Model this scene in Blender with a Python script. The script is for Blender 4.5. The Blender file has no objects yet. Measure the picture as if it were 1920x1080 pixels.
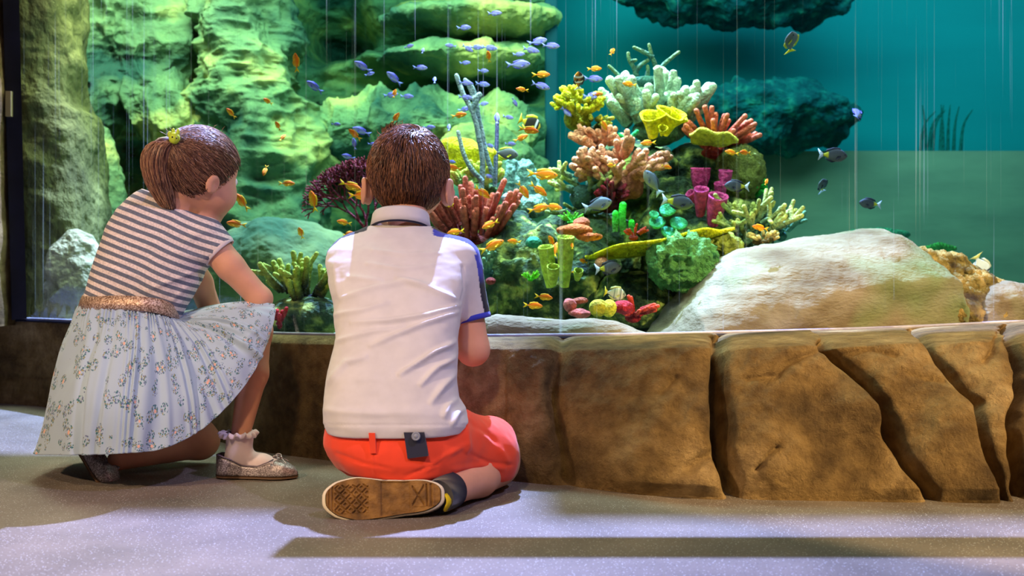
import bpy, bmesh, math, random
import numpy as np
from mathutils import Vector, Matrix
random.seed(7); rng = np.random.default_rng(7)
S = bpy.context.scene
COL = S.collection
F, CH = 1900.0, 0.45                      # focal length in pixels, camera height

def srgb(r, g, b):
    f = lambda c: (c/255/12.92) if c/255 <= .04045 else ((c/255+.055)/1.055)**2.4
    return (f(r), f(g), f(b), 1.0)

# ------------------------------------------------------------------ camera, world, lights
cam_d = bpy.data.cameras.new('camera'); cam = bpy.data.objects.new('camera', cam_d); COL.objects.link(cam)
cam_d.sensor_width = 36; cam_d.lens = 36*F/1920; cam_d.clip_end = 60
cam.location = (0, 0, CH); cam.rotation_euler = (math.pi/2, 0, 0)
S.camera = cam
cam_d.dof.use_dof = True; cam_d.dof.focus_distance = 2.4; cam_d.dof.aperture_fstop = 4.5
S.view_settings.view_transform = 'Standard'; S.view_settings.look = 'None'
S.view_settings.exposure = 0.0; S.view_settings.gamma = 1; S.view_settings.use_curve_mapping = False
W = bpy.data.worlds.new('world'); S.world = W; W.use_nodes = True
W.node_tree.nodes['Background'].inputs[0].default_value = (.86, .68, .58, 1)
W.node_tree.nodes['Background'].inputs[1].default_value = .07

def aim(o, t):
    o.rotation_euler = (Vector(t)-o.location).to_track_quat('-Z', 'Y').to_euler()
def spot(name, loc, tgt, col, power, size, cone, blend=.3):
    d = bpy.data.lights.new(name, 'SPOT'); o = bpy.data.objects.new(name, d); COL.objects.link(o)
    o.location = loc; aim(o, tgt); d.color = col; d.energy = power; d.shadow_soft_size = size
    d.spot_size = math.radians(cone); d.spot_blend = blend; return o
def area(name, loc, tgt, col, power, sx, sy):
    d = bpy.data.lights.new(name, 'AREA'); o = bpy.data.objects.new(name, d); COL.objects.link(o)
    o.location = loc; aim(o, tgt); d.color = col; d.energy = power
    d.shape = 'RECTANGLE'; d.size = sx; d.size_y = sy; return o
LAMP = (-.1, 4.55, 4.2)
spot('violet_ceiling_spot', LAMP, (0, 1.9, 0), (.64, .48, 1.0), 4900, .022, 80)
spot('violet_fill_spot', (1.7, .7, 3.0), (-.5, 2.35, .5), (.66, .58, 1.0), 230, .05, 26, .5)  # added violet fill on the children's backs, not a known fixture
spot('warm_room_spot', (-2.1, .35, 1.75), (-.60, 2.15, .32), (1.0, .70, .42), 200, .05, 37, .5)
spot('warm_side_spot', (2.9, -.2, 2.2), (1.52, 2.3, .1), (1.0, .70, .34), 1200, .05, 34, .12)  # cone cut so its rim stands in for the shadow edge on the ledge
area('reef_lamp', (.15, 3.75, 2.5), (.38, 3.6, .3), (1.0, .95, .82), 26, .9, .5).data.spread = math.radians(62)
area('reef_front_fill', (.1, 2.85, 1.9), (.3, 3.7, .5), (1.0, .95, .8), 7, 1.0, .2).data.spread = math.radians(70)  # added fill to brighten the front of the reef
spot('warm_floor_spot', (-.6, -.3, 2.6), (-.55, 1.6, 0), (1.0, .70, .40), 190, .1, 42, .7)
area('boulder_fill', (1.3, 2.95, 1.9), (1.3, 3.1, .4), (1.0, .90, .78), 10, 1.2, .15)  # added fill evening out the shade on the big boulder
area('rock_lamp', (-1.0, 4.0, 2.75), (-.9, 5.4, .6), (1.0, .88, .62), 215, 3.0, .8)
area('column_lamp', (-1.75, 4.3, 2.6), (-1.9, 4.2, .3), (1.0, .95, .6), 26, .5, .3)
area('open_water_lamp', (2.3, 5.2, 2.9), (2.2, 6.6, .9), (.55, .95, .9), 72, 3.4, .8)

# ------------------------------------------------------------------ geometry helpers
def V(px, py, D): return np.array([(px-960)/F*D, D, CH-(py-540)/F*D])

def perm_noise(P, seed=0):
    P = np.asarray(P, float); i = np.floor(P).astype(np.int64); f = P-i; u = f*f*f*(f*(f*6-15)+10)
    def h(x, y, z):
        n = (x*374761393+y*668265263+z*2147483647+seed*974634777) & 0xffffffff
        n = ((n ^ (n >> 13))*1274126177) & 0xffffffff
        n = (n ^ (n >> 16)) & 0xffff
        return n/32767.5-1
    x, y, z = i[..., 0], i[..., 1], i[..., 2]; a, b, c = u[..., 0], u[..., 1], u[..., 2]
    L = lambda p, q, t: p+(q-p)*t
    return L(L(L(h(x, y, z), h(x+1, y, z), a), L(h(x, y+1, z), h(x+1, y+1, z), a), b),
             L(L(h(x, y, z+1), h(x+1, y, z+1), a), L(h(x, y+1, z+1), h(x+1, y+1, z+1), a), b), c)
def fbm(P, scale, octs=4, seed=0, ridged=False):
    P = np.asarray(P)*scale; s = 0; a = 1; t = 0
    for o in range(octs):
        n = perm_noise(P+o*17.3, seed+o)
        if ridged: n = 1-2*np.abs(n)
        s = s+a*n; t += a; a *= .5; P = P*2.03
    return s/t

class MB:
    def __init__(s): s.v = []; s.f = []; s.c = []; s.uv = []; s.n = 0
    def add(s, v, f, c=None, uv=None):
        v = np.asarray(v, float).reshape(-1, 3)
        s.v.append(v); s.f += [tuple(int(i)+s.n for i in q) for q in f]
        if c is None: c = (1, 1, 1)
        c = np.asarray(c, float)
        if c.ndim == 1: c = np.tile(c[:3], (len(v), 1))
        s.c.append(c[:, :3]); s.n += len(v)
        s.uv.append(np.zeros((len(v), 2)) if uv is None else np.asarray(uv))
        return s
    @property
    def V(s): return np.concatenate(s.v)
    @property
    def C(s): return np.concatenate(s.c)

ROOT = {}
def mk(name, mb, mat, parent=None, label=None, cat=None, group=None, kind=None, flat=False, local=False):
    v = mb.V
    if parent is None:
        off = np.zeros(3) if local else np.array([(v[:, 0].min()+v[:, 0].max())/2, (v[:, 1].min()+v[:, 1].max())/2, v[:, 2].min()])
    else: off = ROOT[parent.name]
    me = bpy.data.meshes.new(name)
    me.from_pydata((v-off).tolist(), [], mb.f)
    at = me.color_attributes.new('Col', 'FLOAT_COLOR', 'POINT')
    at.data.foreach_set('color', np.concatenate([mb.C, np.ones((len(v), 1))], 1).astype(np.float32).ravel())
    uv = np.concatenate(mb.uv)
    if np.abs(uv).max() > 0:
        ul = me.uv_layers.new(name='UVMap'); li = np.zeros(len(me.loops), dtype=np.int32)
        me.loops.foreach_get('vertex_index', li)
        ul.data.foreach_set('uv', uv[li].astype(np.float32).ravel())
    if not flat: me.polygons.foreach_set('use_smooth', [True]*len(me.polygons))
    me.update()
    o = bpy.data.objects.new(name, me); COL.objects.link(o)
    if mat: me.materials.append(mat)
    if parent is None: o.location = off
    else: o.parent = parent
    ROOT[o.name] = off
    meta(o, label, cat, group, kind)
    return o
def meta(o, label=None, cat=None, group=None, kind=None):
    if label: o['label'] = label
    if cat: o['category'] = cat
    if group: o['group'] = group
    if kind: o['kind'] = kind
def empty(name, loc, label, cat, group=None):
    o = bpy.data.objects.new(name, None); COL.objects.link(o); o.location = loc; o.empty_display_size = .05
    ROOT[o.name] = np.array(loc, float); meta(o, label, cat, group); return o
def copy_tree(o, parent=None):
    c = o.copy(); COL.objects.link(c); c.parent = parent
    for ch in list(o.children): copy_tree(ch, c)
    return c

def grid_faces(nu, nv, wrap_u=False, wrap_v=False, flip=False):
    q = []
    for i in range(nu if wrap_u else nu-1):
        for j in range(nv if wrap_v else nv-1):
            a = i*nv+j; b = ((i+1) % nu)*nv+j; c = ((i+1) % nu)*nv+(j+1) % nv; d = i*nv+(j+1) % nv
            q.append((a, b, c, d) if not flip else (d, c, b, a))
    return q
def crom(P, n):
    """Catmull-Rom resample of points P to n points (open)."""
    P = np.asarray(P, float); m = len(P); t = np.linspace(0, m-1, n); i = np.minimum(t.astype(int), m-2); f = (t-i)[:, None]
    g = lambda k: P[np.clip(k, 0, m-1)]
    p0, p1, p2, p3 = g(i-1), g(i), g(i+1), g(i+2)
    return .5*((2*p1)+(-p0+p2)*f+(2*p0-5*p1+4*p2-p3)*f*f+(-p0+3*p1-3*p2+p3)*f**3)
def tube(mb, P, R, sides=8, c0=(1, 1, 1), c1=None, tip=True, base=False, rough=0, cfun=None, flat=1.0):
    P = np.asarray(P, float); R = np.asarray(R, float)
    if R.ndim == 0: R = np.full(len(P), float(R))
    def endcap(Pe, d, r):
        a = np.array([.45, .8, .97, .999]); return Pe+d*r*a[:, None]*.95, r*np.sqrt(1-(a*.99)**2)
    t = np.linspace(0, 1, len(P))
    if tip:
        d = P[-1]-P[-2]; d = d/np.linalg.norm(d); e, r = endcap(P[-1], d, R[-1])
        P = np.concatenate([P, e]); R = np.concatenate([R, r]); t = np.concatenate([t, [1]*4])
    if base:
        d = P[0]-P[1]; d = d/np.linalg.norm(d); e, r = endcap(P[0], d, R[0])
        P = np.concatenate([e[::-1], P]); R = np.concatenate([r[::-1], R]); t = np.concatenate([[0]*4, t])
    n = len(P); T = np.gradient(P, axis=0); T /= np.linalg.norm(T, axis=1)[:, None]+1e-9
    up = np.array([0, 0, 1.]) if abs(T[0][2]) < .9 else np.array([1., 0, 0])
    N = np.cross(T[0], up); N /= np.linalg.norm(N); Ns = []
    for i in range(n):
        N = N-T[i]*np.dot(N, T[i]); N /= np.linalg.norm(N)+1e-9; Ns.append(N)
    Ns = np.array(Ns); B = np.cross(T, Ns)
    a = np.arange(sides)/sides*2*math.pi
    Rr = R[:, None]*(1+(rng.normal(0, rough, (n, sides)) if rough else 0))
    v = P[:, None]+(Ns[:, None]*np.cos(a)[None, :, None]+B[:, None]*np.sin(a)[None, :, None]*flat)*Rr[..., None]
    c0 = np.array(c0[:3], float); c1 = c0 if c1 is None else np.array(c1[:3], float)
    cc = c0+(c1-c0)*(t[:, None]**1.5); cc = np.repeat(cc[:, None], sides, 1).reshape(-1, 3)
    f = grid_faces(n, sides, wrap_v=True)
    f.append(tuple(range(sides))[::-1]); f.append(tuple((n-1)*sides+k for k in range(sides)))
    mb.add(v.reshape(-1, 3), f, cc); return mb
_ico = {}
def ico(sub):
    if sub not in _ico:
        bm = bmesh.new(); bmesh.ops.create_icosphere(bm, subdivisions=sub, radius=1)
        _ico[sub] = (np.array([v.co[:] for v in bm.verts]), [tuple(v.index for v in f.verts) for f in bm.faces]); bm.free()
    return _ico[sub]
def blob(mb, c, r, sub=4, amp=0, scale=3, seed=0, ridged=False, col=(1, 1, 1), rot=None, octs=4, flat_z=None):
    v, f = ico(sub); c = np.asarray(c, float); r = np.asarray(r, float)*np.ones(3)
    p = v*r
    if rot is not None: p = p@np.array(Matrix.Rotation(rot[0], 3, rot[1])).T
    if amp:
        n = v*(1/r); n = n/np.linalg.norm(n, axis=1)[:, None]
        p = p+n*(amp*fbm(p+c, scale, octs, seed, ridged))[:, None]
    p = p+c
    if flat_z is not None: p[:, 2] = np.maximum(p[:, 2], flat_z)
    mb.add(p, f, col); return mb
def box(mb, lo, hi, col=(1, 1, 1)):
    lo = np.array(lo, float); hi = np.array(hi, float)
    v = [[(lo, hi)[i][0], (lo, hi)[j][1], (lo, hi)[k][2]] for i in (0, 1) for j in (0, 1) for k in (0, 1)]
    mb.add(v, [(0, 1, 3, 2), (4, 6, 7, 5), (0, 4, 5, 1), (2, 3, 7, 6), (0, 2, 6, 4), (1, 5, 7, 3)], col); return mb
def lathe(mb, prof, c, axis=(0, 0, 1), n=20, c0=(1, 1, 1), wob=0):
    ax = Vector(axis).normalized(); q = np.array(ax.to_track_quat('Z', 'Y').to_matrix())
    prof = np.array(prof); a = np.arange(n)/n*2*math.pi; w = 1+wob*np.sin(3*a+1)
    v = np.stack([prof[:, 0][:, None]*np.cos(a)*w, prof[:, 0][:, None]*np.sin(a)*w, prof[:, 1][:, None]+0*a], -1).reshape(-1, 3)
    cc = np.asarray(c0, float)
    if cc.ndim == 2: cc = np.repeat(cc[:, None, :3], n, 1).reshape(-1, 3)
    else: cc = np.tile(cc[:3], (len(v), 1))
    mb.add(v@q.T+np.asarray(c), grid_faces(len(prof), n, wrap_v=True), cc); return mb
def loft_rows(mb, rows, nseg=48, nrow=60, p=2.3, amp=0, scale=5, seed=0, ridged=False, col=(1, 1, 1)):
    """rows: (py, left px, right px, centre depth, half depth) -> closed stacked loft"""
    r = crom(np.array(rows, float), nrow); a = np.arange(nseg)/nseg*2*math.pi
    se = lambda x: np.sign(x)*np.abs(x)**(2/p)
    out = []
    for y, l, rr, D, h in r:
        xl = (l-960)/F*D; xr = (rr-960)/F*D; z = CH-(y-540)/F*D
        out.append(np.stack([(xl+xr)/2+(xr-xl)/2*se(np.cos(a)), D+h*se(np.sin(a)), z+0*a], -1))
    v = np.array(out); cen = v.mean(1, keepdims=True)
    if amp:
        n = v-cen; n /= np.linalg.norm(n, axis=2, keepdims=True)+1e-9
        v = v+n*(amp*fbm(v, scale, 5, seed, ridged))[..., None]
    f = grid_faces(len(r), nseg, wrap_v=True)
    f.append(tuple(range(nseg))[::-1]); f.append(tuple((len(r)-1)*nseg+k for k in range(nseg)))
    mb.add(v.reshape(-1, 3), f, col); return mb

# ---- signed distance fields, turned into meshes with surface nets
class Field:
    def __init__(s, lo, hi, h):
        s.lo = np.array(lo, float); s.h = h; s.n = (np.ceil((np.array(hi)-s.lo)/h).astype(int)+1)
        s.v = np.full(s.n, .2, np.float32)
    def ax(s, k, a, b): return s.lo[k]+np.arange(a, b)*s.h
    def sl(s, lo, hi):
        a = np.clip(((np.array(lo)-s.lo)/s.h).astype(int)-1, 0, s.n-1); b = np.clip(((np.array(hi)-s.lo)/s.h).astype(int)+2, 1, s.n)
        X, Y, Z = np.meshgrid(s.ax(0, a[0], b[0]), s.ax(1, a[1], b[1]), s.ax(2, a[2], b[2]), indexing='ij')
        return tuple(slice(i, j) for i, j in zip(a, b)), X, Y, Z
    def put(s, fn, lo, hi, k, op='u'):
        m = .03+k; q, X, Y, Z = s.sl(np.array(lo)-m, np.array(hi)+m)
        if X.size == 0: return
        d = fn(X, Y, Z); c = s.v[q]
        if op == 'u':
            if k > 0:
                w = np.maximum(k-np.abs(c-d), 0)/k; s.v[q] = np.minimum(c, d)-w*w*k*.25
            else: s.v[q] = np.minimum(c, d)
        elif op == 's':
            d = -d
            if k > 0:
                w = np.maximum(k-np.abs(c-d), 0)/k; s.v[q] = np.maximum(c, d)+w*w*k*.25
            else: s.v[q] = np.maximum(c, d)
    def clip(s, fn):
        q, X, Y, Z = s.sl(s.lo, s.lo+s.n*s.h); s.v[q] = np.maximum(s.v[q], fn(X, Y, Z))
    def cone(s, a, b, ra, rb, k=.015, op='u', sq=None):
        a = np.array(a, float); b = np.array(b, float); ab = b-a; L = ab@ab+1e-12; r = max(ra, rb)
        def fn(X, Y, Z):
            t = np.clip(((X-a[0])*ab[0]+(Y-a[1])*ab[1]+(Z-a[2])*ab[2])/L, 0, 1)
            return np.sqrt((X-a[0]-ab[0]*t)**2+(Y-a[1]-ab[1]*t)**2+(Z-a[2]-ab[2]*t)**2)-(ra+(rb-ra)*t)
        s.put(fn, np.minimum(a, b)-r, np.maximum(a, b)+r, k, op)
    def chain(s, pts, rs, k=.015):
        for i in range(len(pts)-1): s.cone(pts[i], pts[i+1], rs[i], rs[i+1], k)
    def ell(s, c, r, k=.015, R=None, op='u'):
        c = np.array(c, float); r = np.array(r, float)*np.ones(3); m = r.max()
        M = np.eye(3) if R is None else np.array(R)      # rows = local axes
        def fn(X, Y, Z):
            q = [M[i][0]*(X-c[0])+M[i][1]*(Y-c[1])+M[i][2]*(Z-c[2]) for i in range(3)]
            k0 = np.sqrt(sum((q[i]/r[i])**2 for i in range(3)))+1e-9; k1 = np.sqrt(sum((q[i]/r[i]**2)**2 for i in range(3)))+1e-9
            return k0*(k0-1)/k1
        s.put(fn, c-m, c+m, k, op)
    def loft(s, A, B, rows, k=.015, p=2.3, U=(1, 0, 0)):
        """rows: (t, offset, half width along U, half depth) along axis A->B"""
        A = np.array(A, float); B = np.array(B, float); ax = B-A; L = np.linalg.norm(ax); ax /= L
        U = np.array(U, float); U = U-ax*(U@ax); U /= np.linalg.norm(U); Wd = np.cross(ax, U)
        rows = np.array(rows, float); ts = rows[:, 0]*L; m = rows[:, 2].max()+np.abs(rows[:, 1]).max()+.05
        def fn(X, Y, Z):
            dx, dy, dz = X-A[0], Y-A[1], Z-A[2]
            t = dx*ax[0]+dy*ax[1]+dz*ax[2]; u = dx*U[0]+dy*U[1]+dz*U[2]; w = dx*Wd[0]+dy*Wd[1]+dz*Wd[2]
            o = np.interp(t, ts, rows[:, 1]); a = np.interp(t, ts, rows[:, 2]); b = np.interp(t, ts, rows[:, 3])
            q = (np.abs((u-o)/a)**p+np.abs(w/b)**p)**(1/p)
            d = (q-1)*np.minimum(a, b)*.9
            return np.maximum(d, np.maximum(ts[0]-t, t-ts[-1]))
        lo = np.minimum(A, B)-m; hi = np.maximum(A, B)+m
        s.put(fn, lo, hi, k)
    def mesh(s):
        v = s.v; ins = v < 0; n = s.n
        c = [ins[i:n[0]-1+i, j:n[1]-1+j, k:n[2]-1+k] for i in (0, 1) for j in (0, 1) for k in (0, 1)]
        act = np.zeros(n-1, bool); al = np.ones(n-1, bool)
        for q in c: act |= q; al &= q
        act &= ~al
        idx = np.argwhere(act); vid = np.full(n-1, -1, np.int64); vid[act] = np.arange(len(idx))
        P = np.zeros((len(idx), 3)); K = np.zeros(len(idx))
        offs = [(i, j, k) for i in (0, 1) for j in (0, 1) for k in (0, 1)]
        val = {o: v[idx[:, 0]+o[0], idx[:, 1]+o[1], idx[:, 2]+o[2]] for o in offs}
        for o in offs:
            for a in range(3):
                if o[a] == 0:
                    o2 = list(o); o2[a] = 1; o2 = tuple(o2); va, vb = val[o], val[o2]
                    cr = (va < 0) != (vb < 0); t = np.where(cr, va/np.where(cr, va-vb, 1), 0)
                    p = np.tile(np.array(o, float), (len(idx), 1)); p[:, a] += t
                    P += p*cr[:, None]; K += cr
        P = (P/K[:, None]+idx)*s.h+s.lo
        faces = []
        for a in range(3):
            b, d = (a+1) % 3, (a+2) % 3
            s0 = [slice(None)]*3; s1 = [slice(None)]*3; s0[a] = slice(0, n[a]-1); s1[a] = slice(1, n[a])
            e = ins[tuple(s0)] != ins[tuple(s1)]; E = np.argwhere(e)
            E = E[(E[:, b] > 0) & (E[:, d] > 0) & (E[:, b] < n[b]-1) & (E[:, d] < n[d]-1)]
            def cell(ob, od):
                q = E.copy(); q[:, b] -= ob; q[:, d] -= od; return vid[q[:, 0], q[:, 1], q[:, 2]]
            Q = np.stack([cell(1, 1), cell(0, 1), cell(0, 0), cell(1, 0)], 1)
            fl = ins[E[:, 0], E[:, 1], E[:, 2]]
            Q = np.where(fl[:, None], Q, Q[:, ::-1]); faces.append(Q)
        return P, np.concatenate(faces)
def relax(P, Fq, it=2, lam=.5):
    n = len(P); e = np.concatenate([Fq[:, [0, 1]], Fq[:, [1, 2]], Fq[:, [2, 3]], Fq[:, [3, 0]]])
    e = np.concatenate([e, e[:, ::-1]])
    cnt = np.bincount(e[:, 0], minlength=n)[:, None]+1e-9
    for _ in range(it):
        s = np.stack([np.bincount(e[:, 0], P[e[:, 1], k], minlength=n) for k in range(3)], 1)
        P = P+(s/cnt-P)*lam
    return P
def vnormals(P, Fq):
    fn = np.cross(P[Fq[:, 2]]-P[Fq[:, 0]], P[Fq[:, 3]]-P[Fq[:, 1]]); N = np.zeros_like(P)
    for k in range(Fq.shape[1]):
        for a in range(3): N[:, a] += np.bincount(Fq[:, k], fn[:, a], minlength=len(P))
    return N/(np.linalg.norm(N, axis=1)[:, None]+1e-12)
def to_px(P): return 960+P[:, 0]/P[:, 1]*F, 540-(P[:, 2]-CH)/P[:, 1]*F
def seg_dist(px, py, pts):
    """distance (px) to a polyline, signed side, and position along it 0..1"""
    best = np.full(px.shape, 1e9); side = np.zeros(px.shape); tt = np.zeros(px.shape); n = len(pts)-1
    for i in range(n):
        (ax_, ay), (bx, by) = pts[i][:2], pts[i+1][:2]; dx, dy = bx-ax_, by-ay; L = dx*dx+dy*dy
        t = np.clip(((px-ax_)*dx+(py-ay)*dy)/L, 0, 1); ex = px-ax_-dx*t; ey = py-ay-dy*t; d = np.hypot(ex, ey)
        m = d < best; best = np.where(m, d, best); side = np.where(m, np.sign(ex*dy-ey*dx), side); tt = np.where(m, (i+t)/n, tt)
    return best, side, tt
def folds(P, N, lines):
    px, py = to_px(P); out = np.zeros(len(P))
    for pts, amp, w in lines:
        d, sd, t = seg_dist(px, py, pts)
        out += amp*np.exp(-(d/w)**2)*np.sin(np.clip(t*.9+.1, 0, 1)*math.pi)**.5
    return P+N*(out*np.clip(-N[:, 1]*1.6, 0, 1))[:, None]

# ------------------------------------------------------------------ materials
def newmat(name):
    m = bpy.data.materials.new(name); m.use_nodes = True; nt = m.node_tree
    return m, nt, nt.nodes['Principled BSDF']
def nd(nt, t, **kw):
    n = nt.nodes.new(t)
    for k, v in kw.items(): setattr(n, k, v)
    return n
def noise_mat(name, ca, cb, scale=8, rough=.8, bump=.3, bscale=None, cc=None, detail=8, spec=.3, stretch=(1, 1, 1), vcol=False, dist=.01, ramp=(.35, .65), sheen=0):
    m, nt, b = newmat(name); L = nt.links.new
    tc = nd(nt, 'ShaderNodeTexCoord'); mp = nd(nt, 'ShaderNodeMapping'); mp.inputs['Scale'].default_value = stretch
    L(tc.outputs['Object'], mp.inputs[0])
    n = nd(nt, 'ShaderNodeTexNoise'); n.inputs['Scale'].default_value = scale; n.inputs['Detail'].default_value = detail; L(mp.outputs[0], n.inputs[0])
    r = nd(nt, 'ShaderNodeValToRGB'); r.color_ramp.elements[0].position = ramp[0]; r.color_ramp.elements[1].position = ramp[1]
    r.color_ramp.elements[0].color = ca; r.color_ramp.elements[1].color = cb
    if cc is not None: e = r.color_ramp.elements.new((ramp[0]+ramp[1])/2); e.color = cc
    L(n.outputs[0], r.inputs[0]); out = r.outputs[0]
    if vcol:
        a = nd(nt, 'ShaderNodeAttribute', attribute_name='Col'); mx = nd(nt, 'ShaderNodeMix', data_type='RGBA', blend_type='MULTIPLY')
        mx.inputs[0].default_value = 1; L(a.outputs['Color'], mx.inputs['A']); L(out, mx.inputs['B']); out = mx.outputs['Result']
    L(out, b.inputs['Base Color']); b.inputs['Roughness'].default_value = rough; b.inputs['Specular IOR Level'].default_value = spec
    if bump:
        n2 = nd(nt, 'ShaderNodeTexNoise'); n2.inputs['Scale'].default_value = bscale or scale*4; n2.inputs['Detail'].default_value = 6; L(mp.outputs[0], n2.inputs[0])
        bp = nd(nt, 'ShaderNodeBump'); bp.inputs['Strength'].default_value = bump; bp.inputs['Distance'].default_value = dist
        L(n2.outputs[0], bp.inputs['Height']); L(bp.outputs[0], b.inputs['Normal'])
    if sheen: b.inputs['Sheen Weight'].default_value = sheen
    return m
G1 = (.82, .82, .82, 1); G2 = (1.1, 1.1, 1.1, 1)
M = {}
M['coral'] = noise_mat('coral_skin', (.62,.62,.62,1), (1.25,1.25,1.2,1), 55, .8, 1, 130, vcol=True, dist=.016, spec=.15)
M['fish'] = noise_mat('fish_skin', (.85,)*3+(1,), (1.05,)*3+(1,), 60, .7, 0, vcol=True, spec=.2)
M['cloth'] = noise_mat('woven_cloth', (.95,)*3+(1,), (1.03,)*3+(1,), 30, .85, .15, 900, vcol=True, dist=.002, sheen=.2)
M['skin'] = noise_mat('skin', (.95,)*3+(1,), (1.04,)*3+(1,), 25, .55, .1, 300, vcol=True, dist=.001)
M['skin'].node_tree.nodes['Principled BSDF'].inputs['Subsurface Weight'].default_value = .08
M['skin'].node_tree.nodes['Principled BSDF'].inputs['Subsurface Radius'].default_value = (.01, .004, .002)
M['plain'] = noise_mat('painted', (.97,)*3+(1,), (1.02,)*3+(1,), 10, .5, 0, vcol=True)
M['hair'] = noise_mat('hair', (.75,)*3+(1,), (1.2,)*3+(1,), 90, .42, .2, 200, vcol=True, dist=.002, spec=.6)
M['far_rock'] = noise_mat('submerged_rock', srgb(58, 86, 76), srgb(244, 206, 118), 2.2, .95, .9, 14, cc=srgb(128, 142, 100), ramp=(.36, .68), dist=.04, stretch=(1, 1, 1.2), spec=.1)
M['near_rock'] = noise_mat('column_rock', srgb(74, 74, 48), srgb(150, 146, 92), 3.5, .95, .9, 30, cc=srgb(104, 104, 62), dist=.03, spec=.1, stretch=(1, 1, .6))
M['pale_rock'] = noise_mat('pale_rock', srgb(150, 140, 112), srgb(206, 200, 184), 5, .9, .5, 45, cc=srgb(178, 174, 146), ramp=(.3, .7), dist=.012, spec=.2, stretch=(1, 1, 2.2))
M['reef_rock'] = noise_mat('reef_rock', srgb(30, 46, 38), srgb(156, 168, 84), 16, .95, 1, 50, cc=srgb(62, 82, 50), ramp=(.38, .66), dist=.03, spec=.15)
M['dark_reef'] = noise_mat('dark_reef_rock', srgb(10, 66, 76), srgb(46, 124, 112), 14, .95, .6, 30, cc=srgb(14, 88, 92), ramp=(.4, .7), dist=.03, spec=.1)
M['honeycomb'] = noise_mat('honeycomb_coral', srgb(64, 50, 24), srgb(178, 150, 84), 14, .95, 1, 50, cc=srgb(120, 104, 50), dist=.03)
# ------------------------------------------------------------------ materials of the setting
def rock_ledge_mat():
    m, nt, b = newmat('brown_sculpted_rock'); L = nt.links.new
    tc = nd(nt, 'ShaderNodeTexCoord')
    def ns(sc, det=8, ro=.6):
        n = nd(nt, 'ShaderNodeTexNoise'); n.inputs['Scale'].default_value = sc; n.inputs['Detail'].default_value = det; n.inputs['Roughness'].default_value = ro
        L(tc.outputs['Object'], n.inputs[0]); return n
    a = ns(3.2); r = nd(nt, 'ShaderNodeValToRGB'); e = r.color_ramp.elements
    e[0].position = .32; e[0].color = srgb(88, 70, 46); e[1].position = .7; e[1].color = srgb(206, 178, 132)
    x = e.new(.5); x.color = srgb(152, 124, 78); L(a.outputs[0], r.inputs[0])
    c = ns(26, 6); r2 = nd(nt, 'ShaderNodeValToRGB'); r2.color_ramp.elements[0].position = .35; r2.color_ramp.elements[0].color = (.55, .5, .45, 1); r2.color_ramp.elements[1].position = .62; r2.color_ramp.elements[1].color = (1.1, 1.1, 1.1, 1)
    L(c.outputs[0], r2.inputs[0])
    mx = nd(nt, 'ShaderNodeMix', data_type='RGBA', blend_type='MULTIPLY'); mx.inputs[0].default_value = .8; L(r.outputs[0], mx.inputs['A']); L(r2.outputs[0], mx.inputs['B'])
    w = ns(9, 10, .7); r3 = nd(nt, 'ShaderNodeValToRGB'); r3.color_ramp.elements[0].position = .66; r3.color_ramp.elements[0].color = (0, 0, 0, 1); r3.color_ramp.elements[1].position = .74
    r3.color_ramp.elements[1].color = (.5, .5, .5, 1); L(w.outputs[0], r3.inputs[0])
    m2 = nd(nt, 'ShaderNodeMix', data_type='RGBA'); L(r3.outputs[0], m2.inputs[0]); L(mx.outputs['Result'], m2.inputs['A']); m2.inputs['B'].default_value = srgb(206, 178, 128)
    L(m2.outputs['Result'], b.inputs['Base Color']); b.inputs['Roughness'].default_value = .78; b.inputs['Specular IOR Level'].default_value = .25
    h = ns(55, 8, .7); bp = nd(nt, 'ShaderNodeBump'); bp.inputs['Strength'].default_value = 1; bp.inputs['Distance'].default_value = .022; L(h.outputs[0], bp.inputs['Height']); L(bp.outputs[0], b.inputs['Normal'])
    return m
def floor_mat():
    m, nt, b = newmat('speckled_concrete'); L = nt.links.new
    tc = nd(nt, 'ShaderNodeTexCoord')
    n = nd(nt, 'ShaderNodeTexNoise'); n.inputs['Scale'].default_value = 5; n.inputs['Detail'].default_value = 8; L(tc.outputs['Object'], n.inputs[0])
    r = nd(nt, 'ShaderNodeValToRGB'); r.color_ramp.elements[0].position = .3; r.color_ramp.elements[0].color = srgb(98, 90, 84); r.color_ramp.elements[1].position = .7; r.color_ramp.elements[1].color = srgb(128, 118, 110); L(n.outputs[0], r.inputs[0]); out = r.outputs[0]
    for sc, th, colr in ((150, .17, srgb(190, 190, 190)), (110, .13, srgb(62, 58, 66)), (75, .1, srgb(170, 170, 182))):
        v = nd(nt, 'ShaderNodeTexVoronoi'); v.inputs['Scale'].default_value = sc; L(tc.outputs['Object'], v.inputs[0])
        q = nd(nt, 'ShaderNodeMath', operation='LESS_THAN'); q.inputs[1].default_value = th; L(v.outputs['Distance'], q.inputs[0])
        mx = nd(nt, 'ShaderNodeMix', data_type='RGBA'); L(q.outputs[0], mx.inputs[0]); L(out, mx.inputs['A']); mx.inputs['B'].default_value = colr; out = mx.outputs['Result']
    L(out, b.inputs['Base Color']); b.inputs['Roughness'].default_value = .5; b.inputs['Specular IOR Level'].default_value = .3
    n2 = nd(nt, 'ShaderNodeTexNoise'); n2.inputs['Scale'].default_value = 160; n2.inputs['Detail'].default_value = 4; L(tc.outputs['Object'], n2.inputs[0])
    bp = nd(nt, 'ShaderNodeBump'); bp.inputs['Strength'].default_value = .25; bp.inputs['Distance'].default_value = .004; L(n2.outputs[0], bp.inputs['Height']); L(bp.outputs[0], b.inputs['Normal'])
    return m
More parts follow.
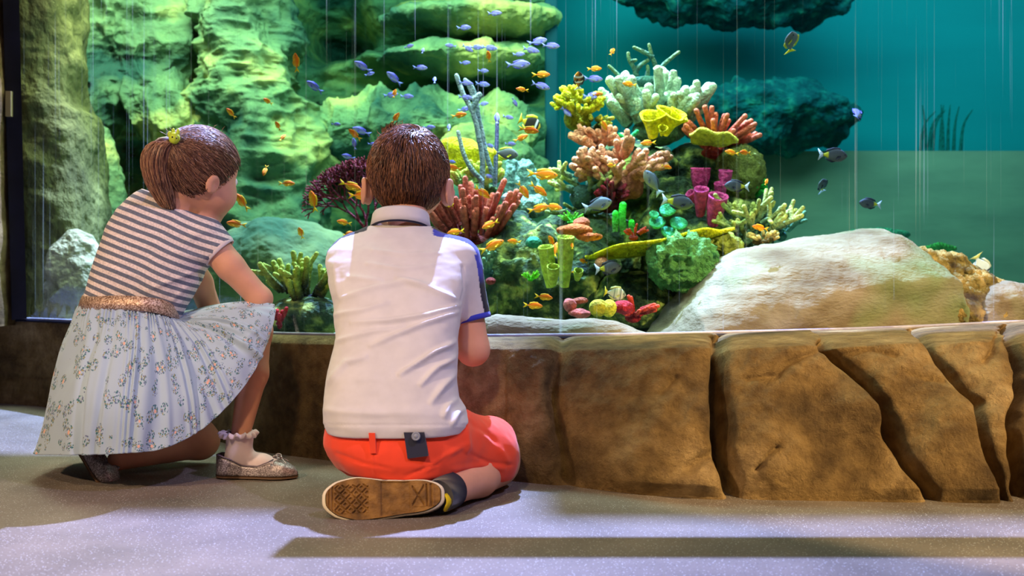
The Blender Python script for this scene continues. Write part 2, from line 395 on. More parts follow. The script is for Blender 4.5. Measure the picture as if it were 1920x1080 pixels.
def glass_mat():
    m, nt, b = newmat('acrylic_pane'); L = nt.links.new; nt.nodes.remove(b); out = nt.nodes['Material Output']
    tr = nd(nt, 'ShaderNodeBsdfTransparent'); gl = nd(nt, 'ShaderNodeBsdfGlossy'); gl.inputs['Roughness'].default_value = .03
    lw = nd(nt, 'ShaderNodeLayerWeight'); lw.inputs['Blend'].default_value = .5; pw = nd(nt, 'ShaderNodeMath', operation='POWER'); pw.inputs[1].default_value = 5; L(lw.outputs['Facing'], pw.inputs[0])
    fr = nd(nt, 'ShaderNodeMath', operation='MULTIPLY_ADD'); fr.inputs[1].default_value = .25; fr.inputs[2].default_value = .0; L(pw.outputs[0], fr.inputs[0])
    mx = nd(nt, 'ShaderNodeMixShader'); L(fr.outputs[0], mx.inputs[0]); L(tr.outputs[0], mx.inputs[1]); L(gl.outputs[0], mx.inputs[2])
    tc = nd(nt, 'ShaderNodeTexCoord'); mp = nd(nt, 'ShaderNodeMapping'); mp.inputs['Scale'].default_value = (105, 105, .8); L(tc.outputs['Object'], mp.inputs[0])
    n = nd(nt, 'ShaderNodeTexNoise'); n.inputs['Scale'].default_value = 1; n.inputs['Detail'].default_value = 2; L(mp.outputs[0], n.inputs[0])
    r = nd(nt, 'ShaderNodeValToRGB'); r.color_ramp.elements[0].position = .66; r.color_ramp.elements[0].color = (0, 0, 0, 1); r.color_ramp.elements[1].position = .74; r.color_ramp.elements[1].color = (.11, .12, .12, 1); L(n.outputs[0], r.inputs[0])
    df = nd(nt, 'ShaderNodeBsdfDiffuse'); df.inputs[0].default_value = (.8, .85, .85, 1)
    tl = nd(nt, 'ShaderNodeBsdfTranslucent'); tl.inputs[0].default_value = (.8, .85, .85, 1)
    ad = nd(nt, 'ShaderNodeMixShader'); ad.inputs[0].default_value = .5; L(df.outputs[0], ad.inputs[1]); L(tl.outputs[0], ad.inputs[2])
    m2 = nd(nt, 'ShaderNodeMixShader'); L(r.outputs[0], m2.inputs[0]); L(mx.outputs[0], m2.inputs[1]); L(ad.outputs[0], m2.inputs[2])
    L(m2.outputs[0], out.inputs[0]); return m
def water_mat():
    m, nt, b = newmat('sea_water'); nt.nodes.remove(b)
    a = nd(nt, 'ShaderNodeVolumeAbsorption'); a.inputs['Color'].default_value = (.12, .86, .88, 1); a.inputs['Density'].default_value = .31
    nt.links.new(a.outputs[0], nt.nodes['Material Output'].inputs['Volume']); return m

# ------------------------------------------------------------------ the setting
GL = np.array([(-260, 4.6, 586), (30, 3.98, 597), (130, 3.75, 601), (300, 3.25, 612), (500, 2.85, 626), (700, 2.68, 630), (900, 2.62, 631), (1200, 2.64, 628), (1500, 2.76, 621), (1700, 2.92, 614), (1920, 3.12, 603), (2200, 3.5, 590)], float)
BS = np.array([(-260, 752), (0, 756), (100, 764), (300, 800), (480, 846), (600, 862), (800, 885), (1000, 906), (1100, 916), (1200, 927), (1350, 936), (1550, 939), (1900, 942), (2200, 944)], float)
def glassD(px): return np.interp(px, GL[:, 0], GL[:, 1])
def glassz(px): return CH-(np.interp(px, GL[:, 0], GL[:, 2])-540)/F*glassD(px)
def baseD(px): return F*CH/(np.interp(px, BS[:, 0], BS[:, 1])-540)
def smooth(a, k):
    w = np.hanning(2*k+3)[1:-1]; w /= w.sum(); return np.convolve(np.pad(a, k, mode='edge'), w, 'valid')

mb = MB(); box(mb, (-6, -2, -.05), (6, 4.62, 0)); mk('floor', mb, floor_mat(), kind='structure', flat=True)

NU, NV = 900, 190
pxs = np.linspace(-260, 2200, NU)
gD = smooth(glassD(pxs), 14); gz = smooth(glassz(pxs), 14); bD = smooth(baseD(pxs), 14)
t = np.linspace(0, 1, NV)
front = np.minimum(bD, gD-.03)
lean = np.clip((gD-front), .03, 2)
# profile: rises from the floor, leans back, then rounds over to the foot of the glass
fz = np.where(t < .8, t/.8*.93, .93+.07*np.sin((t-.8)/.2*math.pi/2))
fd = np.where(t < .8, .28*(t/.8)**1.5, .28+.72*((t-.8)/.2)**1.3)
Dm = front[:, None]+lean[:, None]*fd[None]; Zm = gz[:, None]*fz[None]
Xm = (pxs[:, None]-960)/F*(front[:, None]*(1-fd[None])+gD[:, None]*fd[None])
P = np.stack([Xm, Dm, Zm], -1).reshape(-1, 3)
px, py = to_px(P); T = np.tile(t, NU)
edge = np.clip((1-T)*22, 0, 1)*np.clip(T*12+.25, 0, 1)
disp = .030*fbm(P, 2.6, 4, 3)+.010*fbm(P, 11, 4, 5)+.005*fbm(P, 28, 4, 8)
right = np.clip((px-980)/120, 0, 1)
cracks = [([(1350, 632), (1345, 720), (1352, 790), (1352, 860), (1372, 925), (1380, 945)], .075, 14, .045, 130),
          ([(1540, 650), (1600, 705), (1650, 755), (1672, 820), (1700, 870), (1748, 945)], .055, 11, .05, 120),
          ([(1712, 622), (1770, 690), (1825, 758), (1845, 840), (1888, 948)], .055, 10, .045, 100),
          ([(1893, 618), (1912, 700), (1905, 800), (1925, 945)], .09, 14, .05, 80),
          ([(1058, 635), (1035, 720), (1046, 800), (1062, 905)], .03, 16, .02, 90),
          ([(870, 640), (850, 760), (880, 880)], .02, 20, .015, 90),
          ([(1400, 712), (1450, 708), (1470, 685), (1540, 660)], .010, 5, 0, 50),
          ([(1415, 880), (1430, 862), (1452, 842)], .014, 5, 0, 50),
          ([(1835, 680), (1852, 665), (1866, 628)], .02, 5, 0, 50),
          ([(1570, 668), (1620, 660), (1670, 672)], .008, 5, 0, 40),
          ([(1700, 705), (1725, 715), (1760, 722)], .007, 6, 0, 40),
          ([(1290, 880), (1312, 860), (1330, 852)], .022, 9, 0, 50),
          ([(1235, 738), (1260, 712)], .008, 5, 0, 40)]
for pts, dep, w, step, sw in cracks:
    d, sd, tt = seg_dist(px+9*fbm(P, 14, 2, 4), py, pts)
    g = np.exp(-(d/w)**2)
    disp -= dep*g+dep*.35*np.exp(-(d/(w*3))**2)
    disp += step*np.exp(-(d/sw)**1.5)*np.where(sd < 0, 1, .25)*(1-g)
# dark hollow between the third and fourth blocks, and a bulge on the first
def bump(cx, cy, rx, ry, a):
    global disp
    disp += a*np.exp(-(((px-cx)/rx)**2+((py-cy)/ry)**2))
bump(1240, 800, 90, 120, .03); bump(1460, 860, 70, 60, .03); bump(1600, 760, 60, 40, .03); bump(1610, 850, 60, 50, -.04); bump(1760, 800, 45, 60, .02); bump(1180, 880, 60, 40, .02); bump(1310, 900, 40, 30, .02)
# left of the girl the ledge is coursed stone
lf = np.clip((430-px)/80, 0, 1)
for yy, a in ((705, .015), (665, .006)):
    disp -= a*lf*np.exp(-((py-yy-.02*px)/5)**2)
for xx in (20, 82, 150): disp -= .012*lf*np.exp(-((px-xx)/4)**2)*(py > 707)*(py < 752)
nrm = np.zeros_like(P); nrm[:, 1] = -1; nrm[:, 2] = .25; nrm /= np.linalg.norm(nrm[0])
disp *= np.where(px < 950, .55, 1)
P = P+nrm*(disp*edge)[:, None]
P[:, 2] = np.where(T == 0, -.02, P[:, 2])
top = np.stack([P.reshape(NU, NV, 3)[:, -1, 0], gD+.10, gz], -1)
bot = top.copy(); bot[:, 2] = -.02
P = np.concatenate([P.reshape(NU, NV, 3), top[:, None], bot[:, None]], 1)
mb = MB(); mb.add(P.reshape(-1, 3), grid_faces(NU, NV+2, wrap_v=True))
mk('rock_ledge', mb, rock_ledge_mat(), label='long brown sculpted rock ledge running under the aquarium glass', cat='ledge')

# glass pane following the curve, its sealing bead, and added light blockers above
gx = np.linspace(22, 2200, 130); gDs = smooth(glassD(gx), 6); gzs = smooth(glassz(gx), 6)
def curve_strip(mb, off0, off1, z0, z1, sel=None, col=(1, 1, 1)):
    g = gx if sel is None else gx[sel]; D = gDs if sel is None else gDs[sel]; zb = gzs if sel is None else gzs[sel]
    x = (g-960)/F*D; Tn = np.stack([np.gradient(x), np.gradient(D)], 1); Tn /= np.linalg.norm(Tn, axis=1)[:, None]; Nn = np.stack([-Tn[:, 1], Tn[:, 0]], 1)
    def ring(o, z): return np.stack([x+Nn[:, 0]*o, D+Nn[:, 1]*o, z+0*x], 1)
    zl = (lambda q: zb+q[1] if isinstance(q, tuple) else q)
    r = np.stack([ring(off0, zl(z0)), ring(off1, zl(z0)), ring(off1, zl(z1)), ring(off0, zl(z1))], 1)
    n = len(x); f = grid_faces(n, 4, wrap_v=True); f += [(0, 1, 2, 3), (4*n-1, 4*n-2, 4*n-3, 4*n-4)]
    mb.add(r.reshape(-1, 3), f, col); return mb
mk('window_1', curve_strip(MB(), 0, .02, ('b', .0), 1.75), glass_mat(), kind='structure')
bead = noise_mat('sealant', srgb(150, 150, 190), srgb(190, 190, 214), 20, .4, .2)
mk('trim_1', curve_strip(MB(), -.012, .0, ('b', -.002), ('b', .006)), bead, kind='structure')
navy = noise_mat('navy_steel', srgb(16, 18, 34), srgb(26, 28, 52), 8, .45, 0)
mk('trim_2', curve_strip(MB(), -.016, -.004, ('b', -.010), ('b', -.0021)), navy, kind='structure')
# added bar and planks out of view, blocking violet light into floor bands
mb = MB(); box(mb, (-.31, 2.575, 1.195), (1.9, 2.605, 1.30)); mk('shadow_bar', mb, navy, kind='structure', flat=True)
mb = MB(); box(mb, (-.62, 3.90, 3.10), (-.15, 4.08, 3.12)); mk('shadow_plank_left', mb, navy, kind='structure', flat=True)
mb = MB(); box(mb, (-.06, 3.885, 3.10), (.45, 4.0, 3.12)); mk('shadow_plank_right', mb, navy, kind='structure', flat=True)

# left edge: dark blue upright and the stone wall outside it
mb = MB(); D = 3.86
pts = [(-2, -250), (30, -250), (50, 597), (22, 600)]
v = [V(a, b, D) for a, b in pts]+[V(a, b, D+.09) for a, b in pts]
mb.add(v, [(3, 2, 1, 0), (4, 5, 6, 7), (0, 1, 5, 4), (1, 2, 6, 5), (2, 3, 7, 6), (3, 0, 4, 7)])
post = mk('window_frame_post', mb, navy, label='dark navy steel upright at the left edge of the glass', cat='frame', flat=True)
mb = MB(); tubeP = [V(12, 175, 3.85), V(12, 220, 3.85)]; box(mb, V(10, 218, 3.845), V(24, 172, 3.86)+np.array([0, .01, 0]), (.35, .27, .14))
mk('hinge_plate', mb, M['plain'], parent=post, flat=True)
mb = MB(); loft_rows(mb, [(-260, -2200, 2, 3.9, .12), (0, -2200, 5, 3.9, .12), (150, -2200, 12, 3.9, .12), (300, -2200, 14, 3.9, .12), (450, -2200, 20, 3.9, .12), (610, -2200, 24, 3.9, .12)], 240, 90, 14, .02, 6, 2)
box(mb, (-8, 3.80, 0), (-2.62, 4.0, .36)); mk('wall_left', mb, rock_ledge_mat(), kind='structure')

# the tank shell
teal = noise_mat('teal_tank_wall', srgb(0, 118, 132), srgb(0, 140, 152), .8, .8, 0, ramp=(.3, .7), stretch=(.3, 1, 2))
mb = MB(); box(mb, (.12, 6.9, -.0), (4.9, 7.0, 3.2)); mk('wall_back', mb, teal, kind='structure', flat=True)
mb = MB(); box(mb, (4.6, 3.4, .0), (4.7, 6.9, 3.2)); mk('wall_right', mb, teal, kind='structure', flat=True)
mb = MB()
g2 = np.stack([(gx-960)/F*gDs, gDs+.03], 1)
n = len(g2); v = []
for z in (-.0, .0): pass
fl = noise_mat('tank_gravel', srgb(60, 80, 60), srgb(150, 160, 120), 20, .95, .8, 60, dist=.01)
v = [[a, b, .27] for a, b in g2]+[[a*1.0+0, 7.0, .27] for a, b in np.stack([np.linspace(-4.5, 4.6, n), gDs], 1)]
v += [[a, b, .05] for a, b in g2]+[[a, 7.0, .05] for a in np.linspace(-4.5, 4.6, n)]
f = [(i, i+1, n+i+1, n+i) for i in range(n-1)]+[(2*n+i, 3*n+i, 3*n+i+1, 2*n+i+1) for i in range(n-1)]+[(i, 2*n+i, 2*n+i+1, i+1) for i in range(n-1)]
mb.add(v, f); mk('floor', mb, fl, kind='structure', flat=True).name = 'floor_tank'
# water body: absorbs red with distance
xs = np.linspace(-4.4, 4.55, n)
v = [[a, b, .2] for a, b in g2]+[[a, 6.88, .2] for a in xs]+[[a, b, 3.0] for a, b in g2]+[[a, 6.88, 3.0] for a in xs]
f = [(n+i, n+i+1, i+1, i) for i in range(n-1)]+[(2*n+i, 2*n+i+1, 3*n+i+1, 3*n+i) for i in range(n-1)]
f += [(i, i+1, 2*n+i+1, 2*n+i) for i in range(n-1)]+[(3*n+i, 3*n+i+1, n+i+1, n+i) for i in range(n-1)]
f += [(0, 2*n, 3*n, n), (n-1, 2*n-1, 4*n-1, 3*n-1)]
mb = MB(); mb.add(v, f); mk('sea_water', mb, water_mat(), kind='stuff', label='clear blue-green sea water filling the tank', cat='water', flat=True)

# rocky back wall on the left with jutting strata
nx, nz = 420, 300
X, Z = np.meshgrid(np.linspace(-4.4, .22, nx), np.linspace(.2, 3.1, nz), indexing='ij')
P = np.stack([X, 6.45+0*X, Z], -1)
Q = P*np.array([1.0, 1, 2.6])
dd = .60*fbm(Q, .95, 3, 11)+.10*fbm(Q, 3.2, 4, 12, True)+.025*fbm(Q, 12, 3, 13)
ix, iy = to_px(P.reshape(-1, 3)); ix = ix.reshape(X.shape); iy = iy.reshape(X.shape)
for cx, cy, w, h, a in ((880, 30, 170, 28, .45), (870, 112, 160, 22, .5), (790, 225, 190, 34, .6), (470, 60, 60, 160, .3), (560, 90, 90, 60, .2), (660, 120, 60, 40, .25), (960, 330, 120, 90, .5), (850, 75, 120, 14, -.3), (850, 165, 170, 26, -.35), (600, 40, 60, 60, -.3), (350, 110, 80, 95, -.9), (620, 60, 60, 50, -.5), (620, 330, 70, 90, -.2)):
    dd += a*np.exp(-(((ix-cx)/w)**4+((iy-cy)/h)**2))
P[..., 1] -= dd
mb = MB(); mb.add(P.reshape(-1, 3), grid_faces(nx, nz)); mk('wall_tank_rock', mb, M['far_rock'], kind='structure')
mb = MB(); loft_rows(mb, [(-300, 1020, 1044, 5.6, .03), (330, 1022, 1046, 5.6, .03), (600, 1022, 1046, 5.6, .03)], 16, 10, 6)
mk('trim_5', mb, noise_mat('dark_teal', srgb(0, 60, 80), srgb(0, 80, 96), 3, .7, 0), kind='structure')
# ------------------------------------------------------------------ rocks in the tank
def rock(name, label, mat, blobs, cat='rock'):
    mb = MB()
    for (a, b, D, w, h, d, amp, sc, seed, *rest) in blobs:
        blob(mb, V(a, b, D), (w/F*D/2, d, h/F*D/2), 7, amp*1.5, sc*1.2, seed, octs=6, ridged=bool(rest and rest[0]), rot=(math.radians(rest[1]), 'Y') if len(rest) > 1 else None)
    return mk(name, mb, mat, label=label, cat=cat)
mb = MB(); loft_rows(mb, [(-320, 20, 140, 4.22, .2), (0, 34, 144, 4.22, .2), (150, 38, 147, 4.22, .2), (200, 42, 158, 4.22, .22), (215, 42, 174, 4.22, .22), (240, 44, 179, 4.22, .22), (300, 46, 181, 4.22, .22), (400, 50, 187, 4.22, .22), (470, 52, 190, 4.22, .22), (600, 50, 186, 4.22, .22), (640, 50, 186, 4.22, .2)], 160, 300, 3, .05, 5, 21)
mk('rock_column', mb, M['near_rock'], label='tall olive brown rock column just inside the left end of the glass', cat='rock')
rock('boulder', 'pale low boulder at the foot of the olive rock column', noise_mat('olive_stone', srgb(110, 108, 76), srgb(178, 172, 136), 6, .95, .7, 40, dist=.02), [(140, 545, 4.02, 130, 220, .10, .03, 6, 22)])
rock('boulder', 'yellow-green slanting slab behind the olive column, left of the girl', M['far_rock'], [(205, 430, 4.9, 95, 400, .2, .06, 4, 23, 0, -12)])
rock('boulder', 'large yellow-green overhanging rock at the top left of the tank', M['far_rock'], [(215, 70, 5.6, 230, 340, .3, .16, 2.4, 24, 1), (330, 215, 5.6, 260, 90, .25, .1, 3, 25, 1, 20)])
mb = MB(); loft_rows(mb, [(-300, 412, 500, 5.5, .2), (0, 412, 505, 5.5, .2), (60, 425, 512, 5.5, .2), (120, 418, 508, 5.5, .2), (170, 398, 520, 5.5, .22), (230, 372, 560, 5.5, .25), (310, 350, 600, 5.5, .28), (420, 330, 620, 5.5, .3), (560, 330, 620, 5.5, .3), (600, 330, 620, 5.5, .3)], 160, 260, 2.4, .22, 3.2, 26, True)
mk('rock_pillar', mb, M['far_rock'], label='yellow-green rock pillar widening downward behind the girl', cat='rock')
rock('boulder', 'rounded green boulder low between the two children', noise_mat('mossy_boulder', srgb(36, 66, 36), srgb(104, 112, 60), 3, .95, .6, 14, dist=.03), [(520, 520, 4.3, 330, 210, .3, .05, 3, 27)])
rock('boulder', 'green flat-topped rock shelf behind the boy', M['far_rock'], [(800, 245, 5.5, 400, 110, .3, .08, 3, 28, 1)])
rock('boulder', 'green rock mass behind the grey sea rods', M['far_rock'], [(930, 380, 5.2, 230, 300, .3, .1, 3, 29)])
rock('boulder', 'upper green rock ledge high above the boy', M['far_rock'], [(880, 35, 5.6, 330, 62, .3, .06, 4, 30)])
rock('boulder', 'second green rock ledge down, above the small violet fish', M['far_rock'], [(860, 112, 5.6, 310, 52, .3, .06, 4, 31)])
# open water side: dark reef masses and a bench in place of a reflection
rock('reef_mass', 'dark blue rounded reef mass behind the red finger coral', M['dark_reef'], [(1440, 215, 6.2, 340, 130, .35, .07, 5, 32)])
rock('reef_mass', 'dark blue reef mass cut off by the top of the picture', M['dark_reef'], [(1390, -20, 6.2, 460, 130, .35, .07, 5, 33)])
mb = MB(); box(mb, (1.45, 6.3, .0), (4.58, 6.75, CH-(283-540)/F*6.3)); mk('reflection_bench', mb, noise_mat('grey_green_bench', srgb(140, 122, 108), srgb(176, 150, 128), 1.6, .85, .2, 8, stretch=(1, 1, 3), ramp=(.3, .7)), label='broad grey-green step standing in for a reflection, far right of the tank', cat='step', flat=True)
mb = MB(); box(mb, (1.32, 6.1, .2), (1.45, 6.3, CH-(285-540)/F*6.2)); mk('tank_post', mb, M['dark_reef'], label='dark teal upright at the left end of the grey-green step', cat='post', flat=True)
mb = MB()
for k in range(9):
    x = 1725+k*9+rng.uniform(-4, 4); b = rng.uniform(-30, 55)
    tube(mb, crom([V(x, 286, 6.4), V(x+b*.15, 235, 6.4), V(x+b*.6, 195+abs(b)*.3, 6.4)], 8), np.linspace(.012, .003, 8), 6, srgb(10, 100, 100))
mk('sea_grass', mb, M['coral'], label='dim tuft of long sea grass on the far step at right', cat='plant')

# ---- ridge shaped boulders resting against the glass
def ridge(name, outline, D0, depth, mat, label, amp=.02, scale=5, seed=0, cat='rock', floor=.3, nu=220, nv=70, curve=1.0, p=2.6, extra=None):
    o = np.array(outline, float); pu = np.linspace(o[0, 0], o[-1, 0], nu); oy = smooth(np.interp(pu, o[:, 0], o[:, 1]), 5)
    ed = np.minimum(1, np.sin(np.linspace(0, math.pi, nu))*3)
    th = np.linspace(0, math.pi, nv); P = np.zeros((nu, nv, 3))
    for i in range(nu):
        d0 = (glassD(pu[i])+.035) if D0 is None else D0; dc = d0+depth*.5
        zt = max(CH-(oy[i]-540)/F*dc, floor+.004)
        c = -np.cos(th); s = np.sin(th)
        y = dc+np.sign(c)*np.abs(c)**(2/p)*depth*.5*(.25+.75*ed[i]); z = floor+(zt-floor)*np.abs(s)**curve
        P[i, :, 0] = (pu[i]-960)/F*dc; P[i, :, 1] = y; P[i, :, 2] = z
    f = grid_faces(nu, nv, wrap_v=True); Q = P.reshape(-1, 3); Fq = np.array(f); N = vnormals(Q, Fq)
    if N[nv//2+nv*(nu//2)][2] < 0: N = -N; Fq = Fq[:, ::-1]
    w = np.clip((Q[:, 2]-floor)/.04, 0, 1)
    Q = Q+N*(w*amp*(fbm(Q*np.array([1, 1, 2]), scale, 5, seed)+.35*fbm(Q*np.array([1, 1, 3]), scale*5, 4, seed+1)))[:, None]
    if extra is not None: Q = extra(Q, N)
    d = glassD(to_px(Q)[0])+.03; Q[:, 1] = np.maximum(Q[:, 1], np.where(D0 is None, d, Q[:, 1]))
    mb = MB(); fl = [tuple(q) for q in Fq.tolist()]+[tuple(range(nv)), tuple((nu-1)*nv+k for k in range(nv))[::-1]]
    mb.add(Q, fl); return mk(name, mb, mat, label=label, cat=cat)
M['boulder'] = noise_mat('boulder_stone', srgb(92, 76, 52), srgb(136, 126, 104), 5, .85, .6, 55, cc=srgb(116, 104, 80), ramp=(.32, .62), dist=.010, spec=.2, stretch=(1, 1, 2.6))
nt = M['boulder'].node_tree     # patches of pale green algae on the stone
b = nt.nodes['Principled BSDF']; src = b.inputs['Base Color'].links[0].from_socket
tc = nt.nodes['Texture Coordinate']; n = nd(nt, 'ShaderNodeTexNoise'); n.inputs['Scale'].default_value = 2.6; nt.links.new(tc.outputs['Object'], n.inputs[0])
r = nd(nt, 'ShaderNodeValToRGB'); r.color_ramp.elements[0].position = .52; r.color_ramp.elements[1].position = .68; r.color_ramp.elements[1].color = (.55, .55, .55, 1); nt.links.new(n.outputs[0], r.inputs[0])
mx = nd(nt, 'ShaderNodeMix', data_type='RGBA'); nt.links.new(r.outputs[0], mx.inputs[0]); nt.links.new(src, mx.inputs['A']); mx.inputs['B'].default_value = srgb(104, 140, 84); nt.links.new(mx.outputs['Result'], b.inputs['Base Color'])
def dents(Q, N):
    px, py = to_px(Q)
    for pts, a, w in (([(1420, 525), (1450, 530)], -.008, 5), ([(1460, 578), (1490, 582)], -.012, 4), ([(1632, 580), (1650, 572)], -.012, 4), ([(1660, 480), (1690, 490)], -.01, 5), ([(1400, 560), (1530, 566)], -.004, 6), ([(1340, 540), (1500, 520)], -.004, 7)):
        d, s, t_ = seg_dist(px, py, pts); Q = Q+N*(a*np.exp(-(d/w)**2))[:, None]
    return Q
ridge('boulder', [(1215, 626), (1240, 600), (1270, 565), (1305, 525), (1340, 492), (1375, 472), (1430, 457), (1500, 448), (1560, 440), (1610, 431), (1645, 432), (1680, 448), (1715, 468), (1738, 500), (1752, 545), (1766, 585), (1776, 618)], None, .85, M['boulder'], 'big pale grey boulder against the glass at right', .022, 4, 41, curve=1.15, p=2.0, extra=dents)
ridge('boulder', [(880, 628), (905, 596), (930, 588), (1000, 597), (1060, 602), (1110, 596), (1150, 600), (1190, 616), (1225, 626)], None, .16, M['boulder'], 'low flat pale stone along the foot of the glass beside the boy', .008, 6, 42, curve=.6)
ridge('boulder', [(1790, 604), (1810, 570), (1840, 535), (1880, 526), (1930, 535), (2000, 545), (2060, 600)], None, .3, M['boulder'], 'tan stone at the right edge, behind the honeycomb coral', .015, 6, 43)
mb = MB(); rr = np.random.default_rng(3)
for k in range(420):
    u = rr.uniform(0, 1); x = 1692+u*185; ytop = 452+u*85+10*math.sin(u*9); y = rr.uniform(ytop, 605-u*10)
    if x < np.interp(y, [452, 468, 500, 545, 585, 606], [1700, 1714, 1740, 1760, 1776, 1788]): continue
    D = glassD(x)+.06+(605-y)/150*.22+rr.uniform(0, .03)
    blob(mb, V(x, y, D), np.array([.026, .020, .022])*rr.uniform(.7, 1.5), 3, .016, 45, k, True, col=(1, 1, 1))
mk('honeycomb_coral', mb, M['honeycomb'], label='crumbly brown honeycomb coral beside the big pale boulder', cat='coral')
mb = MB(); blob(mb, V(1640, 440, 4.6), (.16, .05, .03), 4, .012, 12, 5, col=srgb(70, 150, 120)); p_ = V(1640, 446, 4.6); tube(mb, [p_, np.array([p_[0], p_[1], .27])], [.02, .04], 10, srgb(60, 110, 90), tip=False); mk('coral_plate', mb, M['coral'], label='small blue-green plate coral peeking over the big boulder', cat='coral')
mb = MB()
p_ = V(1760, 478, 4.4); tube(mb, [p_, np.array([p_[0], p_[1], .27])], [.01, .02], 8, srgb(40, 90, 60), tip=False)
for k in range(10):
    x = 1735+k*6; tube(mb, crom([V(1760, 478, 4.4), V((1760+x)/2, 468, 4.4), V(x, 458+abs(x-1762)*.3, 4.4)], 6), np.linspace(.008, .012, 6), 6, srgb(40, 130, 70), srgb(80, 180, 90))
mk('sea_plant', mb, M['coral'], label='small bright green leafy plant behind the honeycomb coral', cat='plant')

# ---- the reef
def reef(label, blobs, mat='reef_rock'):
    mb = MB()
    for (a, b, D, w, h, d, amp, seed) in blobs: blob(mb, V(a, b, D), (w/F*D/2, d, h/F*D/2), 6, amp, 11, seed, octs=5)
    return mk('reef_rock', mb, M[mat], label=label, cat='rock')
reef('dark mossy reef rock under the pink and magenta corals', [(1290, 470, 3.8, 300, 340, .32, .07, 51), (1330, 350, 3.8, 190, 170, .22, .05, 52), (1200, 350, 3.8, 200, 160, .2, .05, 53)])
reef('mossy green reef slope right beside the boy', [(1010, 530, 3.55, 320, 210, .26, .07, 54), (940, 470, 3.65, 160, 160, .2, .05, 55), (1100, 470, 3.65, 200, 160, .2, .05, 56)])
reef('dark reef rock in the gap left of the big boulder', [(1190, 575, 3.35, 200, 120, .16, .04, 57)])
reef('dark gravelly rock carrying the green tipped coral, between the children', [(585, 595, 3.2, 170, 72, .12, .025, 58)])
reef('dark rock under the red finger coral next to the boy', [(880, 480, 3.75, 170, 120, .2, .05, 59)])

def fdir(az, el):
    az, el = math.radians(az), math.radians(el); return np.array([math.cos(az)*math.cos(el), -math.sin(az)*math.cos(el), math.sin(el)])
def finger(mb, b, d, L, r0, r1, c0, c1, bend=.15, sides=8, rough=.05, n=7):
    d = d/np.linalg.norm(d); s = rng.normal(0, 1, 3)*bend*L
    P = crom([b, b+d*L*.5+s*.5, b+d*L+s*.3+np.array([0, 0, bend*L*.5])], n)
    tube(mb, P, np.linspace(r0, r1, n), sides, c0, c1, rough=rough); return P
def cluster(name, label, cx, cy, D, w, h, num, L, r, c0, c1, spread=70, cat='coral', seed=1, branch=0, bend=.15, updir=(0, -.15, 1), rough=.05, taper=.8, fan=True, basecol=None, jit=0, mat='coral'):
    """fingers growing out of a mound at (cx,cy) of w x h pixels"""
    global rng
    rng = np.random.default_rng(seed); s = D/F; mb = MB(); c0 = np.array(c0[:3]); c1 = np.array(c1[:3])
    for k in range(num):
        u, q = rng.uniform(-1, 1), rng.uniform(-1, 1)
        b = V(cx, cy, D)+np.array([u*w*s*.5*.75, q*w*s*.25, rng.uniform(-.5, .3)*h*s*(1-abs(u)*.5)])
        d = np.array(updir, float)+np.array([u*math.tan(math.radians(spread))*.55, q*.5-.15, rng.uniform(-.15, .15)])
        d /= np.linalg.norm(d); j = 1+rng.uniform(-.35, .25)
        cj = 1+rng.uniform(-jit, jit); P = finger(mb, b, d, L*s*j, r*s, r*s*taper, c0*cj, c1*cj, bend, rough=rough)
        for i in range(branch):
            t_ = rng.integers(2, 5); e = d+rng.normal(0, .75, 3); e[2] += .25
            finger(mb, P[t_], e, L*s*j*.5, r*s*.85, r*s*taper*.85, (c0+c1)/2*cj, c1*cj, bend, rough=rough)
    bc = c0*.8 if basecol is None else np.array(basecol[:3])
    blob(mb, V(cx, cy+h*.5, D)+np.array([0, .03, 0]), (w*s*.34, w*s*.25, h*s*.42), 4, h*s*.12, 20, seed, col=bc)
    return mk(name, mb, M[mat], label=label, cat=cat)

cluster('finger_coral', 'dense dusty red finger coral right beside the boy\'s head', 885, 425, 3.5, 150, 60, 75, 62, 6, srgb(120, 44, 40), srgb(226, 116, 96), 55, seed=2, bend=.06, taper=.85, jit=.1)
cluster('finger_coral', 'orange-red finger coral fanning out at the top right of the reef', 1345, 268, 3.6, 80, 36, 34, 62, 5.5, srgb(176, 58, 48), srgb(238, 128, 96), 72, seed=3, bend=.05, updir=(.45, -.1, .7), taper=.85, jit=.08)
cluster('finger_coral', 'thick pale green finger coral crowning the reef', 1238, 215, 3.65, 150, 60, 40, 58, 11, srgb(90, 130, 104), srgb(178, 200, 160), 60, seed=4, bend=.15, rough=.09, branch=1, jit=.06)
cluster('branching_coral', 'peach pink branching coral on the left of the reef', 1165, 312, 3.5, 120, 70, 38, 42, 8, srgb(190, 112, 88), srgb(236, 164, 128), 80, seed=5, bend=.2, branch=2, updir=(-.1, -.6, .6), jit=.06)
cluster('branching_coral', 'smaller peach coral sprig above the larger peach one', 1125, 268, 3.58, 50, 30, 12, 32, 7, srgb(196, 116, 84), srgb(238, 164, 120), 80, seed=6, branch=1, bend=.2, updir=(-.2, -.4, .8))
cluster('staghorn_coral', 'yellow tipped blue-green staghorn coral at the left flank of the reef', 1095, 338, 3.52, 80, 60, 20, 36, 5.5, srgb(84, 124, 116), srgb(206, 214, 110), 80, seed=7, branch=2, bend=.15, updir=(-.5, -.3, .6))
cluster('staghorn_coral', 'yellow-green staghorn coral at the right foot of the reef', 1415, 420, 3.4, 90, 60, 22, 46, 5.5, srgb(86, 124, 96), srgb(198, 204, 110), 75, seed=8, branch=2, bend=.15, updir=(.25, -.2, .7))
cluster('staghorn_coral', 'teal slender staghorn coral next to the big boulder top', 1468, 432, 3.7, 30, 20, 7, 40, 4.5, srgb(60, 120, 110), srgb(120, 170, 130), 50, seed=9, branch=1, updir=(.3, -.1, .8))
